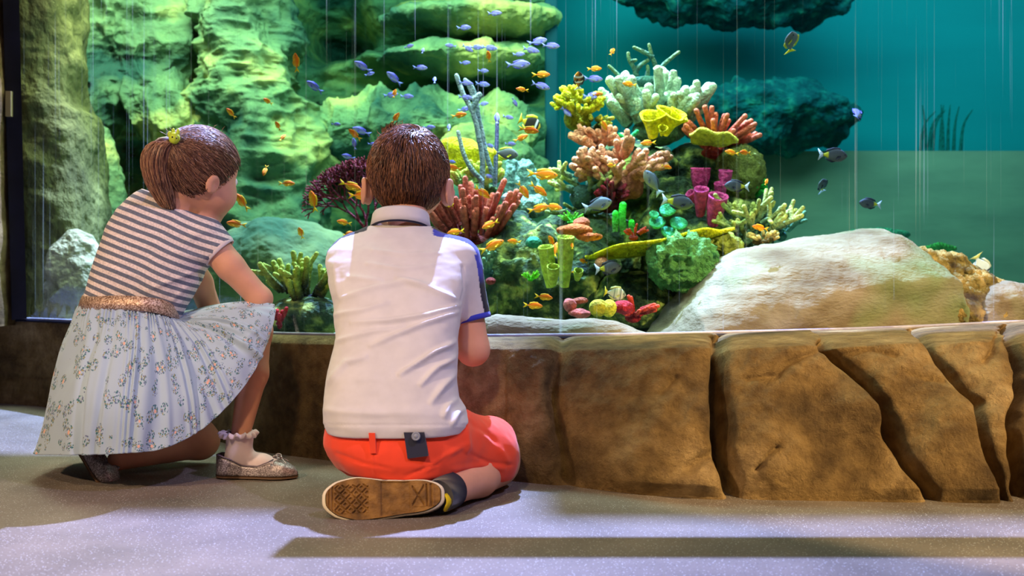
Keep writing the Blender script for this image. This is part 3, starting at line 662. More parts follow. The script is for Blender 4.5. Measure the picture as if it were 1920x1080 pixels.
cluster('staghorn_coral', 'green tipped dark coral between the two children', 565, 545, 3.2, 100, 46, 22, 56, 6.5, srgb(24, 30, 30), srgb(170, 190, 70), 55, seed=10, branch=1, bend=.06, rough=.08, basecol=srgb(20, 24, 26), updir=(0, -.2, 1))
cluster('yellow_coral', 'bright yellow knobbly coral at the top left of the reef', 1085, 190, 3.6, 74, 60, 60, 20, 5, srgb(150, 150, 30), srgb(232, 226, 40), 80, seed=11, branch=1, bend=.2, updir=(.1, -.5, .5), rough=.12)
cluster('yellow_coral', 'olive yellow knobbly coral just below the bright yellow one', 1112, 232, 3.62, 50, 36, 30, 16, 4.5, srgb(70, 84, 30), srgb(190, 186, 50), 80, seed=12, branch=1, updir=(.2, -.5, .4), rough=.12)
cluster('yellow_coral', 'pale yellow stubby coral beside the sea rods', 900, 340, 3.62, 110, 30, 18, 26, 6, srgb(90, 120, 60), srgb(210, 214, 84), 60, seed=13, branch=1)
cluster('finger_sponge', 'red and orange finger sponge low in front of the big boulder', 1190, 582, 2.98, 44, 26, 15, 26, 4.5, srgb(150, 30, 40), srgb(226, 84, 60), 80, seed=14, updir=(.3, -.4, .5))
cluster('finger_sponge', 'small red sponge at the glass corner beside the girl\'s knee', 520, 600, 3.02, 16, 20, 6, 20, 5, srgb(120, 20, 26), srgb(190, 40, 40), 50, seed=15)
cluster('anemone', 'lime green anemone low beside the boy\'s sleeve', 995, 520, 3.2, 16, 8, 26, 12, 1.4, srgb(80, 200, 30), srgb(140, 240, 50), 80, seed=16, cat='anemone')
cluster('anemone', 'bright green anemone above the orange leather coral', 1072, 412, 3.32, 24, 8, 30, 14, 1.6, srgb(60, 180, 50), srgb(120, 230, 70), 80, seed=17, cat='anemone')
cluster('soft_coral', 'vivid green bushy coral on the right flank of the reef', 1414, 350, 3.6, 34, 40, 50, 12, 4, srgb(20, 120, 40), srgb(50, 200, 70), 80, seed=18, rough=.15, updir=(.4, -.4, .4))
cluster('soft_coral', 'pale peach tufted coral at the foot of the right staghorn', 1432, 446, 3.3, 50, 14, 30, 10, 3.5, srgb(150, 120, 70), srgb(222, 200, 120), 80, seed=19)
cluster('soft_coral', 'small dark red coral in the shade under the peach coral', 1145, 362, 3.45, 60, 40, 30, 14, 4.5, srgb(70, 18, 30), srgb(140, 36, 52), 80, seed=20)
cluster('soft_coral', 'small red coral sprig left of the green mushrooms', 1190, 438, 3.3, 26, 14, 10, 14, 2.6, srgb(130, 40, 36), srgb(180, 60, 50), 80, seed=21)
cluster('staghorn_coral', 'blue-green coral sprig behind the boy\'s right sleeve', 915, 500, 3.3, 30, 30, 9, 30, 4.5, srgb(50, 90, 90), srgb(110, 150, 110), 60, seed=22, branch=1)
cluster('gorgonian', 'grey-green branching coral beside the lime tubes', 1075, 395, 3.5, 70, 20, 10, 34, 4, srgb(70, 90, 70), srgb(130, 150, 90), 85, seed=23, updir=(0, -.5, .3))

# maroon sea fan left of the boy's head: flat net of thin branches with real depth
rng = np.random.default_rng(31); mb = MB()
def fan(b, ang, L, r, dep):
    e = b+np.array([math.cos(ang)*L, rng.uniform(-.012, .012), math.sin(ang)*L]); tube(mb, [b, (b+e)/2+rng.normal(0, .003, 3), e], [r, r*.9, r*.8], 5, srgb(92, 26, 40), srgb(150, 52, 66))
    if dep < 7:
        for s in (-1, 1): fan(e, ang+s*rng.uniform(.2, .55), L*.86, max(r*.8, .0028), dep+1)
for k in (-.5, 0, .45): fan(V(690, 440, 3.6), math.pi/2+.15+k, .056, .006, 0)
mk('sea_fan', mb, M['coral'], label='maroon lacy sea fan standing left of the boy\'s head', cat='coral')

def rod(label, path, r, c0, c1, D, n=24):
    mb = MB()
    for i, pth in enumerate(path): tube(mb, crom([V(a, b, D) for a, b in pth], n), np.linspace(r, r*.8, n)/F*D, 10, c0, c1, rough=.06)
    mk('sea_rod', mb, M['coral'], label=label, cat='coral')
rc0, rc1 = srgb(104, 128, 136), srgb(160, 176, 176)
rod('grey sea rod bowed left, shortest of the group', [[(905, 340), (885, 318), (870, 290), (859, 248)]], 5, rc0, rc1, 3.45)
rod('tall grey sea rod with a kinked stem, left of the pair', [[(902, 355), (905, 310), (900, 270), (888, 215), (868, 175), (856, 142)], [(884, 205), (900, 178), (888, 186)]], 5.5, rc0, rc1, 3.5)
rod('tall grey sea rod forking near its top, right of the pair', [[(925, 330), (912, 290), (902, 240), (890, 190), (878, 158)], [(898, 225), (888, 170), (872, 150)]], 5, rc0, rc1, 3.56)
rod('thin straight violet tipped sea rod beside the yellow rimmed fish', [[(928, 350), (930, 300), (932, 250), (932, 218)]], 4.5, srgb(84, 110, 118), srgb(120, 110, 214), 3.5)
# green staghorn at the summit
mb = MB(); g0, g1 = srgb(50, 96, 84), srgb(120, 150, 100)
for pth in ([(1232, 142), (1228, 120), (1222, 105), (1217, 84)], [(1232, 135), (1248, 118), (1273, 98)], [(1224, 108), (1208, 98), (1189, 89)], [(1195, 150), (1190, 130), (1180, 112), (1178, 100)], [(1168, 155), (1158, 140), (1142, 124)], [(1192, 134), (1202, 122), (1215, 113)], [(1182, 116), (1192, 113)], [(1212, 150), (1215, 135), (1214, 124)], [(1180, 155), (1170, 145), (1165, 160)]):
    tube(mb, crom([V(a, b, 3.7) for a, b in pth], 10), np.linspace(5, 3.2, 10)/F*3.7, 8, g0, g1, rough=.08)
blob(mb, V(1200, 158, 3.72), (.1, .06, .03), 4, .01, 20, 4, col=g0)
mk('staghorn_coral', mb, M['coral'], label='dark green antler coral sticking up at the very top of the reef', cat='coral')
# yellow sponges, plates and cups
def plate(name, label, cx, cy, D, w, d, tilt, thick, col0, col1, rim=.15, seed=0, rollx=-10, cat='coral', dish=.3):
    rr = np.random.default_rng(seed); n, m = 60, 16; s = D/F; a = np.arange(n)/n*2*math.pi; ro = 1+.06*np.sin(3*a+seed)+.04*np.sin(7*a+seed*2)
    P = []
    for k in range(m):
        t_ = k/(m-1); P.append(np.stack([w*s/2*t_*ro*np.cos(a), d/2*t_*ro*np.sin(a), dish*w*s*.5*t_**2.2+.006*np.sin(5*a)*t_], -1))
    P = np.array(P); up = P+np.array([0, 0, thick]); low = P.copy(); low[..., 2] -= thick*.3*(1-np.linspace(0, 1, m))[:, None]*6
    allp = np.concatenate([low, up[::-1]], 0)
    R = np.array(Matrix.Rotation(math.radians(tilt), 3, 'Y')@Matrix.Rotation(math.radians(rollx), 3, 'X'))
    v = allp.reshape(-1, 3)@R.T+V(cx, cy, D); cc = np.repeat(np.concatenate([np.linspace(0, 1, m), np.ones(m)])[:, None], n, 0).reshape(-1, 1)
    c = np.array(col0[:3])*(1-cc)+np.array(col1[:3])*cc
    mb = MB(); mb.add(v, grid_faces(2*m, n, wrap_v=True), c); return mk(name, mb, M['coral'], label=label, cat=cat)
plate('plate_coral', 'long bright yellow plate coral rising to the right, beside the boulder', 1232, 468, 3.25, 278, .26, -11, .007, srgb(120, 128, 30), srgb(214, 206, 20), seed=1, rollx=-5, dish=.07)
plate('plate_coral', 'thin pale yellow plate coral under the orange-red fingers', 1335, 264, 3.5, 90, .14, 8, .010, srgb(120, 120, 40), srgb(216, 208, 70), seed=2, dish=.06)
mb = MB(); o = [(828, 268), (848, 261), (880, 264), (896, 274), (930, 276), (955, 290), (960, 303), (830, 308)]
loft_rows(mb, [(258, 845, 858, 3.8, .02), (262, 832, 885, 3.8, .03), (272, 828, 900, 3.8, .04), (285, 826, 935, 3.8, .05), (298, 826, 945, 3.8, .05), (312, 835, 930, 3.8, .05), (325, 850, 915, 3.8, .03)], 50, 30, 2.2, .01, 12, 3, col=srgb(214, 196, 16))
mk('plate_coral', mb, M['coral'], label='broad yellow plate coral behind the grey sea rods', cat='coral')
def cup(mb, a, b, D, r, h, ax, col, inner=None, wob=.12, st=1.0):
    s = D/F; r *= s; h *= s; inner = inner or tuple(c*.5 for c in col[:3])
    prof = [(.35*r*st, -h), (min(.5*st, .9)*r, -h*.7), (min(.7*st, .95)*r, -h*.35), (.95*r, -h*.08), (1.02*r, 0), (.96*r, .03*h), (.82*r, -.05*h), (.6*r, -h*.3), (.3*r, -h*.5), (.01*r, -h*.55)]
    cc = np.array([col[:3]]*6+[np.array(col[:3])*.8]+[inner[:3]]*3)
    lathe(mb, prof, V(a, b, D), ax, 28, cc, wob)
mb = MB(); yc = srgb(240, 226, 20)
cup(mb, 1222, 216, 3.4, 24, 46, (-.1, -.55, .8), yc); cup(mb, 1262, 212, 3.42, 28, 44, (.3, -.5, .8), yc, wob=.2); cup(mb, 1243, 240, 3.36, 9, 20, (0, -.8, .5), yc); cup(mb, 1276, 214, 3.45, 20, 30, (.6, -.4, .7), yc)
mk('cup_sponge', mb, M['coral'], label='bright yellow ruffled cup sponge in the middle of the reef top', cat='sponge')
pk = srgb(224, 80, 150)
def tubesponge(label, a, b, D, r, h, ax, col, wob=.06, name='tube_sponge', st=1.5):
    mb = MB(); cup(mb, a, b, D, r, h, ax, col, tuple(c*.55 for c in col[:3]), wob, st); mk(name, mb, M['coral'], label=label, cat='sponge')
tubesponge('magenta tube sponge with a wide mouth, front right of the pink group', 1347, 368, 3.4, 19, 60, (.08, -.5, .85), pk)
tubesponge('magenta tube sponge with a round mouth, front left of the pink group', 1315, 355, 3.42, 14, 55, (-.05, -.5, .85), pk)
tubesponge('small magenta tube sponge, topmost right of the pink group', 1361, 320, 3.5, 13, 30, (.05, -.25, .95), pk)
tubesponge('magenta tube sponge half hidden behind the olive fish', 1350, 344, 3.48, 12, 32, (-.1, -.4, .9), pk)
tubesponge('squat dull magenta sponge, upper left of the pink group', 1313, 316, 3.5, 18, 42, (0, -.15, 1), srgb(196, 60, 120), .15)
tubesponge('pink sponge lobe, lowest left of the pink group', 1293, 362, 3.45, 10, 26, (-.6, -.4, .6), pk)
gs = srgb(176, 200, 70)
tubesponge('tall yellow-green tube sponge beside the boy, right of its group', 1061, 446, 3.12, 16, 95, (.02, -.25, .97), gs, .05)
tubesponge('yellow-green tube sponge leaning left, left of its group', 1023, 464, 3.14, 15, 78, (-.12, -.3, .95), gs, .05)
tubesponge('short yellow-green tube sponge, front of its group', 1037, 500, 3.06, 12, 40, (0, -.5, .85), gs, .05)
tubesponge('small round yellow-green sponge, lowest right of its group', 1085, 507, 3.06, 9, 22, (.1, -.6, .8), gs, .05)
def limetube(label, pts, r, D=3.35):
    mb = MB(); tube(mb, crom([V(a, b, D) for a, b in pts], 8), np.full(8, r/F*D), 10, srgb(60, 110, 50), srgb(50, 224, 60), rough=.04); mk('tube_coral', mb, M['coral'], label=label, cat='coral')
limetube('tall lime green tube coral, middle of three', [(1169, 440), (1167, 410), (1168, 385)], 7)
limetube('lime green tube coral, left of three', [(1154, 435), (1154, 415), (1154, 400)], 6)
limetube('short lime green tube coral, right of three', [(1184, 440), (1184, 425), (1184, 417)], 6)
for k, (a, b, r, lab) in enumerate(((1252, 395, 15, 'topmost of the cluster'), (1232, 418, 15, 'left of the cluster'), (1272, 420, 16, 'right of the cluster'), (1252, 436, 13, 'lowest of the cluster'), (1226, 404, 9, 'smallest, upper left of the cluster'))):
    mb = MB(); s = 3.35/F; lathe(mb, [(.2*r*s, -r*s*.8), (.3*r*s, -r*s*.2), (1.0*r*s, 0), (1.05*r*s, .004), (.9*r*s, .009), (.4*r*s, .003), (.01*s, .001)], V(a, b, 3.35), (.1*(k-2), -.75, .65), 30, srgb(64, 170, 120), .05)
    mk('mushroom_coral', mb, M['coral'], label='round blue-green mushroom coral, '+lab, cat='coral', group='mushroom corals in the middle of the reef')
def lobe(name, label, blobs, mat='coral', cat='coral', amp=.006, sc=30, sub=5, ridged=False):
    mb = MB()
    for k, (a, b, D, w, h, d, col) in enumerate(blobs): blob(mb, V(a, b, D), (w/F*D/2, d, h/F*D/2), sub, amp, sc, k+3, ridged, col=col)
    mk(name, mb, M[mat], label=label, cat=cat)
lobe('brain_coral', 'olive dome coral with fine pits on the right shoulder of the reef', [(1385, 325, 3.62, 100, 110, .09, srgb(120, 130, 60))], amp=.012, sc=60)
lobe('lettuce_coral', 'green crusty rounded coral under the yellow plate', [(1280, 492, 3.15, 110, 90, .07, srgb(90, 146, 80))], amp=.035, sc=34, ridged=True)
lobe('lettuce_coral', 'yellow-green crusty coral at the right end of the yellow plate', [(1350, 462, 3.3, 80, 44, .06, srgb(150, 160, 70))], amp=.018, sc=45, ridged=True)
lobe('leather_coral', 'orange-brown leather coral left of the yellow plate', [(1078, 432, 3.25, 66, 22, .05, srgb(196, 104, 50)), (1105, 444, 3.24, 50, 16, .04, srgb(190, 96, 48)), (1090, 420, 3.28, 30, 20, .04, srgb(170, 90, 60))], amp=.008)
lobe('lobe_coral', 'yellow two-lobed coral low near the foot of the glass', [(1122, 577, 2.86, 36, 34, .03, srgb(176, 168, 48)), (1142, 578, 2.86, 28, 32, .03, srgb(200, 194, 56))], amp=.003)
lobe('lobe_coral', 'dark red rounded sponge right of the yellow two-lobed coral', [(1166, 576, 2.9, 40, 26, .03, srgb(170, 40, 56))], amp=.006)
lobe('lobe_coral', 'dusty pink curled coral left of the yellow two-lobed coral', [(1068, 572, 2.92, 26, 26, .03, srgb(190, 100, 96)), (1085, 588, 2.9, 44, 16, .03, srgb(190, 96, 90)), (1084, 564, 2.94, 34, 10, .02, srgb(170, 96, 80))], amp=.006)
lobe('lobe_coral', 'peach rounded coral under the left end of the yellow plate', [(1128, 494, 3.2, 26, 26, .03, srgb(196, 140, 104))], amp=.005)
lobe('rock_column', 'blue-grey crusted column behind the orange fish', [(960, 345, 3.75, 24, 86, .03, srgb(120, 160, 160)), (985, 350, 3.78, 46, 90, .05, srgb(110, 150, 140)), (1000, 385, 3.7, 40, 40, .04, srgb(120, 150, 140))], cat='rock', amp=.02, sc=25, ridged=True)
lobe('lobe_coral', 'pale blue-grey lump under the crusted column', [(953, 372, 3.55, 26, 20, .03, srgb(150, 170, 190))], amp=.004)
lobe('lobe_coral', 'small dark red lump near the boy\'s sleeve cuff', [(920, 527, 3.15, 20, 14, .02, srgb(130, 50, 50))], amp=.004)
lobe('lobe_coral', 'dim teal rounded coral behind a small orange fish', [(1000, 455, 3.3, 30, 22, .03, srgb(50, 140, 110))], amp=.008)
for k, (a, b, c, lab) in enumerate(((1172, 262, srgb(40, 180, 90), 'left'), (1185, 256, srgb(40, 170, 100), 'right'))):
    mb = MB(); tube(mb, crom([V(a, b+8, 3.45), V(a, b, 3.45), V(a+10*(k*2-1), b-10, 3.45)], 8), np.linspace(.01, .006, 8), 8, c, rough=.05); mk('green_sponge', mb, M['coral'], label='tiny green sponge below the pale finger coral, '+lab+' of two', cat='sponge')
# ------------------------------------------------------------------ people
def fmb(fld, relax_it=2, post=None, colf=None):
    P, Fq = fld.mesh(); P = relax(P, Fq, relax_it)
    if post is not None: P = post(P, vnormals(P, Fq))
    mb = MB(); mb.add(P, Fq.tolist(), None if colf is None else colf(P)); return mb
def hand(fld, wrist, palm_dir, up, side, L=.125, curl=.5, thumb=1, sp=.016):
    """palm plus five bent fingers; side = direction across the knuckles, towards the thumb"""
    w = np.array(wrist, float); d = np.array(palm_dir, float); d /= np.linalg.norm(d); s = np.array(side, float); s -= d*(s@d); s /= np.linalg.norm(s)
    n = np.cross(d, s); n = n if n@np.array(up) > 0 else -n
    for k in (-1.3, -.45, .45, 1.3): fld.cone(w+s*k*.008, w+d*L*.42+s*k*sp*.95, .012, .0105, .01)
    for k, l in ((-1.45, .8), (-.5, .95), (.5, 1.0), (1.45, .93)):
        b = w+d*L*.42+s*k*sp; l *= L*.22; p = [b]; a = 0
        for j in range(3):
            a += curl*(.35+.35*j); p.append(p[-1]+(d*math.cos(a)-n*math.sin(a)+s*k*.05)*l*(1, .8, .65)[j])
        fld.chain(p, [.0078, .0072, .0066, .0056], .003)
    b = w+d*L*.12+s*.018; p = [b, b+(d*.6+s*.8-n*.2)*.026, b+(d*.6+s*.8-n*.2)*.026+(d*.9+s*.3-n*.2)*.022]
    fld.chain(p, [.0105, .0085, .007], .006)
def face(fld, c, f, u, r, s):
    """nose, lips, chin, ears around head centre c facing f with up u (fld union)"""
    f = np.array(f)/np.linalg.norm(f); u = u-f*(u@f); u /= np.linalg.norm(u); l = np.cross(u, f)
    P = lambda a, b, d: c+f*a*s+l*b*s+u*d*s
    fld.cone(P(.093, 0, .01), P(.106, 0, -.022), .008*s, .012*s, .015); fld.ell(P(.098, .011, -.026), .007*s, .006); fld.ell(P(.098, -.011, -.026), .007*s, .006)
    fld.cone(P(.087, .018, -.055), P(.087, -.018, -.055), .007*s, .007*s, .006); fld.cone(P(.086, .014, -.065), P(.086, -.014, -.065), .008*s, .008*s, .006)
    fld.ell(P(.068, 0, -.09), .028*s, .03); fld.ell(P(.06, .036, -.04), .034*s, .03); fld.ell(P(.06, -.036, -.04), .034*s, .03)
    fld.ell(P(.09, .03, .005), .014*s, .006, op='s'); fld.ell(P(.09, -.03, .005), .014*s, .006, op='s')
    return P
def headcore(fld, c, f, u, s):
    f = np.array(f)/np.linalg.norm(f); u = u-f*(u@f); u /= np.linalg.norm(u); l = np.cross(u, f); R = [f, l, u]
    fld.ell(c+u*.015*s, (.092*s, .072*s, .088*s), .01, R); fld.ell(c+f*.03*s-u*.045*s, (.055*s, .052*s, .06*s), .04, R)
    return f, l, u
def ear(fld, c, out, up, fwd, s):
    R = [out, fwd, up]
    fld.ell(c+out*.004, (.010*s, .017*s, .030*s), .006, R); fld.ell(c+out*.013*s-fwd*.006, (.006*s, .019*s, .030*s), .006, R)
    fld.ell(c+out*.020*s+fwd*.004, (.008*s, .009*s, .017*s), .004, R, op='s')
def strands(mb, starts, normals, flow, L, r, cols, seg=7, lift=.004, surf=None, sides=3, rs=None):
    """hair strands: follow the surface by projecting with surf(p)->p"""
    rs = rs or np.random.default_rng(5)
    for p, n0 in zip(starts, normals):
        ln = L*rs.uniform(.7, 1.2); p = p.copy(); pts = [p]; jit = rs.normal(0, .13, 3)
        for k in range(seg):
            d = flow(p)+jit+rs.normal(0, .05, 3); d /= np.linalg.norm(d)+1e-9; p = surf(p+d*ln/seg, k/seg); pts.append(p)
        c = cols[rs.integers(len(cols))]; c = np.array(c[:3])*rs.uniform(.7, 1.35)
        tube(mb, pts, np.linspace(r, r*.35, seg+1), sides, c, c, tip=False)
def eye(c, parent, r=.011):
    mb = MB(); blob(mb, c, r, 3, col=(.9, .88, .86)); return mk('eye', mb, M['plain'], parent)

# =============================== the boy
sk = np.array(srgb(222, 162, 134)[:3])
boy = empty('person', (-.24, 2.15, 0), 'child with short brown hair, white polo shirt and red shorts, kneeling before the glass', 'person')
HC = V(766, 330, 2.44); hf = np.array([.02, 1, .0]); hu = np.array([.02, .12, 1.]); hu /= np.linalg.norm(hu); s = 1.04
B = Field((-.46, 1.9, -.01), (.12, 2.78, .88), .0042)
hf, hl, hu2 = headcore(B, HC, hf, hu, s); 
neck0 = V(762, 436, 2.385)
B.cone(HC-hu*.05-hf*.005, neck0, .046, .044, .02)
hips = V(745, 812, 2.14); sh = V(760, 470, 2.34)
B.cone(hips, V(750, 640, 2.21), .08, .07, .02); B.cone(V(750, 640, 2.21), V(757, 500, 2.35), .07, .06, .02)
B.cone(V(690, 490, 2.355), V(825, 490, 2.355), .04, .04, .02)
# right arm: shoulder, elbow, forearm forward to the ledge, hand on the rock beside the glass
el = V(887, 655, 2.32); wr = np.array([-.125, 2.53, .365])
B.chain([V(858, 490, 2.33), V(880, 580, 2.32), el], [.036, .032, .037], .01)
B.chain([el, el+(wr-el)*.35, wr], [.037, .033, .022], .012)
hand(B, wr, (-.5, .6, .12), (0, -.1, 1), (-1, -.2, 0), curl=.35)
el2 = np.array([-.385, 2.42, .36]); wr2 = np.array([-.30, 2.56, .375])
B.chain([V(668, 492, 2.34), (V(668, 492, 2.34)+el2)/2, el2], [.043, .038, .033], .015)
B.chain([el2, wr2], [.033, .022], .012); hand(B, wr2, (.35, .5, .15), (0, -.1, 1), (1, -.2, 0), curl=.35)
# legs
kn = np.array([-.035, 2.28, .055]); an = V(838, 922, 2.04)
B.chain([V(800, 820, 2.14), kn+np.array([-.01, 0, .03])], [.08, .06], .02)
B.chain([kn, (kn*.55+an*.45)+np.array([0, 0, .0]), an], [.052, .046, .030], .02)
kn2 = np.array([-.30, 2.44, .06]); an2 = np.array([-.28, 2.13, .05])
B.chain([V(695, 820, 2.14), kn2], [.08, .055], .02); B.chain([kn2, an2], [.05, .032], .02)
FP = face(B, HC, hf, hu, 1, s)
for sg in (-1, 1): ear(B, HC+hl*sg*.086*s-hu*.040-hf*.012, hl*sg*.93-hf*.36, hu, hf, 1.15)
B.clip(lambda X, Y, Z: .003-Z)
def skincol(P):
    c = np.tile(sk, (len(P), 1)); d = np.linalg.norm(P-FP(.09, 0, -.06), axis=1); c[d < .022] = srgb(196, 96, 90)[:3]
    return c
mk('body', fmb(B, 2, colf=skincol), M['skin'], boy)
for sg in (-1, 1):
    e = eye(FP(.077, .03*sg, .005), boy, .0125); mb = MB(); blob(mb, FP(.0865, .03*sg, .005), .0055, 2, col=srgb(60, 36, 20)); mk('iris', mb, M['plain'], e)

# hair: a cap plus thousands of short strands radiating from the crown
hb = [srgb(100, 62, 38), srgb(132, 84, 50), srgb(70, 42, 28), srgb(164, 112, 74)]
Hs = np.array([.104, .0905, .101])*s; Hc = HC+hu*.013; Hc = Hc-hf*.004
def hq(P): d = P-Hc; return np.stack([d@hf, d@hl, d@hu2], -1)
def hsurf(off):
    def g(p, t=0):
        q = hq(p); k = np.sqrt(((q/(Hs+off))**2).sum()); return Hc+(p-Hc)/k*(1+0*t)
    return g
H = Field(Hc-.13, Hc+.13, .0034)
H.ell(Hc, Hs-.004, 0, [hf, hl, hu2])
def hairline(X, Y, Z):
    dx, dy, dz = X-Hc[0], Y-Hc[1], Z-Hc[2]
    a = dx*hf[0]+dy*hf[1]+dz*hf[2]; b_ = np.abs(dx*hl[0]+dy*hl[1]+dz*hl[2]); c_ = dx*hu2[0]+dy*hu2[1]+dz*hu2[2]
    lim = np.where(a < -.03, -.092+.25*np.maximum(b_-.035, 0), np.where(a < .03, -.012-(.03-a)*.9, -.01+(a-.03)*1.1))
    return lim-c_
H.clip(hairline)
H.ell(HC+hu*.0-hf*0, (.086*s, .07*s, .086*s), 0, [hf, hl, hu2], op='s')
mb = fmb(H, 2, colf=lambda P: np.tile(np.array(srgb(70, 42, 28)[:3]), (len(P), 1))*(1+.3*fbm(P, 60, 2, 3))[:, None])
crown = Hc+hsurf(0)(Hc+hf*-.055+hl*0+hu2*.08)-Hc; crown = hsurf(0)(Hc-hf*.045+hu2*.085+np.array([.028, 0, 0]))
rs = np.random.default_rng(9); st = []
while len(st) < 5200:
    d = rs.normal(0, 1, 3); p = hsurf(-.002)(Hc+d/np.linalg.norm(d)*.1)
    if hairline(*p) < .012: st.append(p)
def flow_boy(p):
    r_ = p-crown; n = (p-Hc)/np.linalg.norm(p-Hc); r_ = r_-n*(r_@n); L_ = np.linalg.norm(r_)+1e-6; r_ /= L_
    sw = np.cross(n, r_)*max(.1, .8-L_*6); g = np.array([0, 0, -.55]); g = g-n*(g@n); return r_+sw+g*min(1, L_*12)+n*.10
def surf_boy(p, t):
    q = Hc+(p-Hc); k = np.sqrt(((hq(q)/(Hs+.002+.004*math.sin(min(t*1.3, 1)*math.pi)))**2).sum()); 
    return Hc+(q-Hc)/k if k < 1 or t < .75 else q
strands(mb, st, st, flow_boy, .042, .00105, hb, 5, surf=surf_boy, rs=rs)
# a cowlick standing at the top left
for k in range(90):
    b0 = hsurf(0)(Hc+np.array([-.045+rs.normal(0, .014), rs.normal(-.01, .012), .09])); c = np.array(hb[rs.integers(4)][:3])
    d = np.array([rs.normal(-.15, .35), rs.normal(0, .3), 1.]); tube(mb, [b0, b0+d*.012, b0+d*.020+np.array([.006, 0, 0])], [.0009, .0008, .0003], 3, c, c, tip=False)
mk('hair', mb, M['hair'], boy)

# polo shirt
shl = [(0, 745), ]
rows_px = [(808, 617, 872, 2.125, .118), (790, 609, 880, 2.125, .12), (765, 608, 872, 2.13, .118), (746, 609, 860, 2.14, .113), (704, 616, 856, 2.16, .11), (683, 620, 857, 2.175, .108), (636, 632, 859, 2.20, .106), (570, 627, 868, 2.25, .104), (530, 618, 880, 2.285, .102), (495, 613, 885, 2.315, .096), (470, 619, 878, 2.335, .088), (450, 640, 858, 2.35, .076), (437, 662, 832, 2.355, .062), (425, 690, 812, 2.36, .048)]
def fieldrows(fld, rows, k=.012, p=2.5, h=None):
    r = np.array(rows, float); z = CH-(r[:, 0]-540)/F*r[:, 3]; xl = (r[:, 1]-960)/F*r[:, 3]; xr = (r[:, 2]-960)/F*r[:, 3]; o = np.argsort(z)
    z, xc, hw, yc, hd = z[o], ((xl+xr)/2)[o], ((xr-xl)/2)[o], r[o, 3], r[o, 4]
    def fn(X, Y, Z):
        a = np.interp(Z, z, hw); b = np.interp(Z, z, hd); q = (np.abs((X-np.interp(Z, z, xc))/a)**p+np.abs((Y-np.interp(Z, z, yc))/b)**p)**(1/p)
        return np.maximum((q-1)*np.minimum(a, b)*.9, np.maximum(z[0]-Z, Z-z[-1]))
    m = hw.max(); fld.put(fn, (xc.min()-m, yc.min()-hd.max(), z[0]), (xc.max()+m, yc.max()+hd.max(), z[-1]), k)
T = Field((-.45, 1.93, .1), (.02, 2.6, .64), .0034)
fieldrows(T, rows_px, 0)
s0, s1 = V(858, 488, 2.33), V(887, 600, 2.325)
T.cone(s0, s1+(s1-s0)*.12, .050, .0400, .03)
T.cone(V(663, 490, 2.335), np.array([-.375, 2.42, .40]), .048, .042, .03)
ax = (s1-s0)/np.linalg.norm(s1-s0)
T.clip(lambda X, Y, Z: np.where(((X-s1[0])**2+(Y-s1[1])**2 < .006) & (X > -.115), (X-s1[0])*ax[0]+(Y-s1[1])*ax[1]+(Z-s1[2])*ax[2], -1))
wr_folds = [([(862, 572), (800, 592), (730, 602), (655, 606)], .006, 5), ([(858, 585), (800, 606), (740, 630), (690, 650)], .006, 5), ([(850, 560), (800, 540), (740, 520)], .005, 6), ([(640, 560), (700, 540), (760, 528), (820, 536)], .004, 6),
            ([(856, 640), (815, 660), (770, 690), (745, 705)], .008, 5), ([(856, 668), (820, 690), (785, 725)], .008, 5), ([(856, 700), (830, 725), (805, 760)], .007, 6), ([(862, 745), (842, 760), (830, 785)], .007, 6), ([(880, 760), (858, 775), (846, 800)], .006, 5),
            ([(700, 470), (760, 478), (830, 474)], .003, 4), ([(690, 495), (750, 505), (815, 497)], .003, 4), ([(655, 520), (720, 528)], .003, 5), ([(628, 590), (680, 582), (730, 566)], .004, 5), ([(630, 640), (700, 622), (760, 615)], .004, 5), ([(618, 715), (650, 680), (690, 668)], .005, 6), ([(612, 770), (700, 775), (800, 772)], .0025, 6), ([(868, 500), (872, 540), (862, 575)], -.004, 3), ([(640, 450), (628, 500), (634, 560)], .003, 5)]
def shirt_post(P, N):
    P = folds(P, N, [(a_, b_*1.4, c_) for a_, b_, c_ in wr_folds]); px, py = to_px(P)
    hem = np.exp(-((py-797)/1.6)**2)*.0016*(N[:, 1] < 0); P = P-N*hem[:, None]
    return P+N*(.0022*fbm(P*np.array([1, 1, 1.8]), 16, 3, 4))[:, None]
navyc, bluec, wh = np.array(srgb(20, 22, 50)[:3]), np.array(srgb(52, 62, 190)[:3]), np.array(srgb(212, 208, 210)[:3])
def shirt_col(P):
    c = np.tile(wh, (len(P), 1))
    # stripe over the shoulder and down the outside of the sleeve; it also runs over the left shoulder
    top = P[:, 2]-np.interp(P[:, 0], [-.34, -.27, -.20, -.16], [.0, .0, .0, 0]); 
    a, b = s0+np.array([.0, 0, .0]), s1; t = ((P-a)@ax)
    ang = np.arctan2(P[:, 0]-(a[0]+t*ax[0]), -(P[:, 1]-(a[1]+t*ax[1])))    # 0 faces the camera, + outward
    xc = -.235; sl = (P[:, 0] > -.135) & (t > .0)
    dy = P[:, 1]-2.345
    up = (~sl) & (P[:, 2] > .475)
    m1 = (up & (dy > -.046) & (dy < -.016) & (P[:, 0]-xc > .055)); m2 = up & (dy > -.016) & (dy < .038) & (np.abs(P[:, 0]-xc) > .05)
    n1 = sl & (ang > .78) & (ang < 1.3); n2 = sl & (ang >= 1.3) & (ang < 2.2)
    bl = t-np.where(sl, 0, 9)
    c[m1 | (n1)] = bluec; c[m2 | n2] = navyc
    lower = np.clip((t-.04)/.03, 0, 1)[:, None]*n1[:, None]; c = c*(1-lower)+navyc*lower
    up2 = (~sl) & (P[:, 2] > .43) & (P[:, 0] < -.33) & (dy > -.04) & (dy < .03); c[up2] = navyc
    return c
shirt = mk('polo_shirt', fmb(T, 2, shirt_post, shirt_col), M['cloth'], boy)
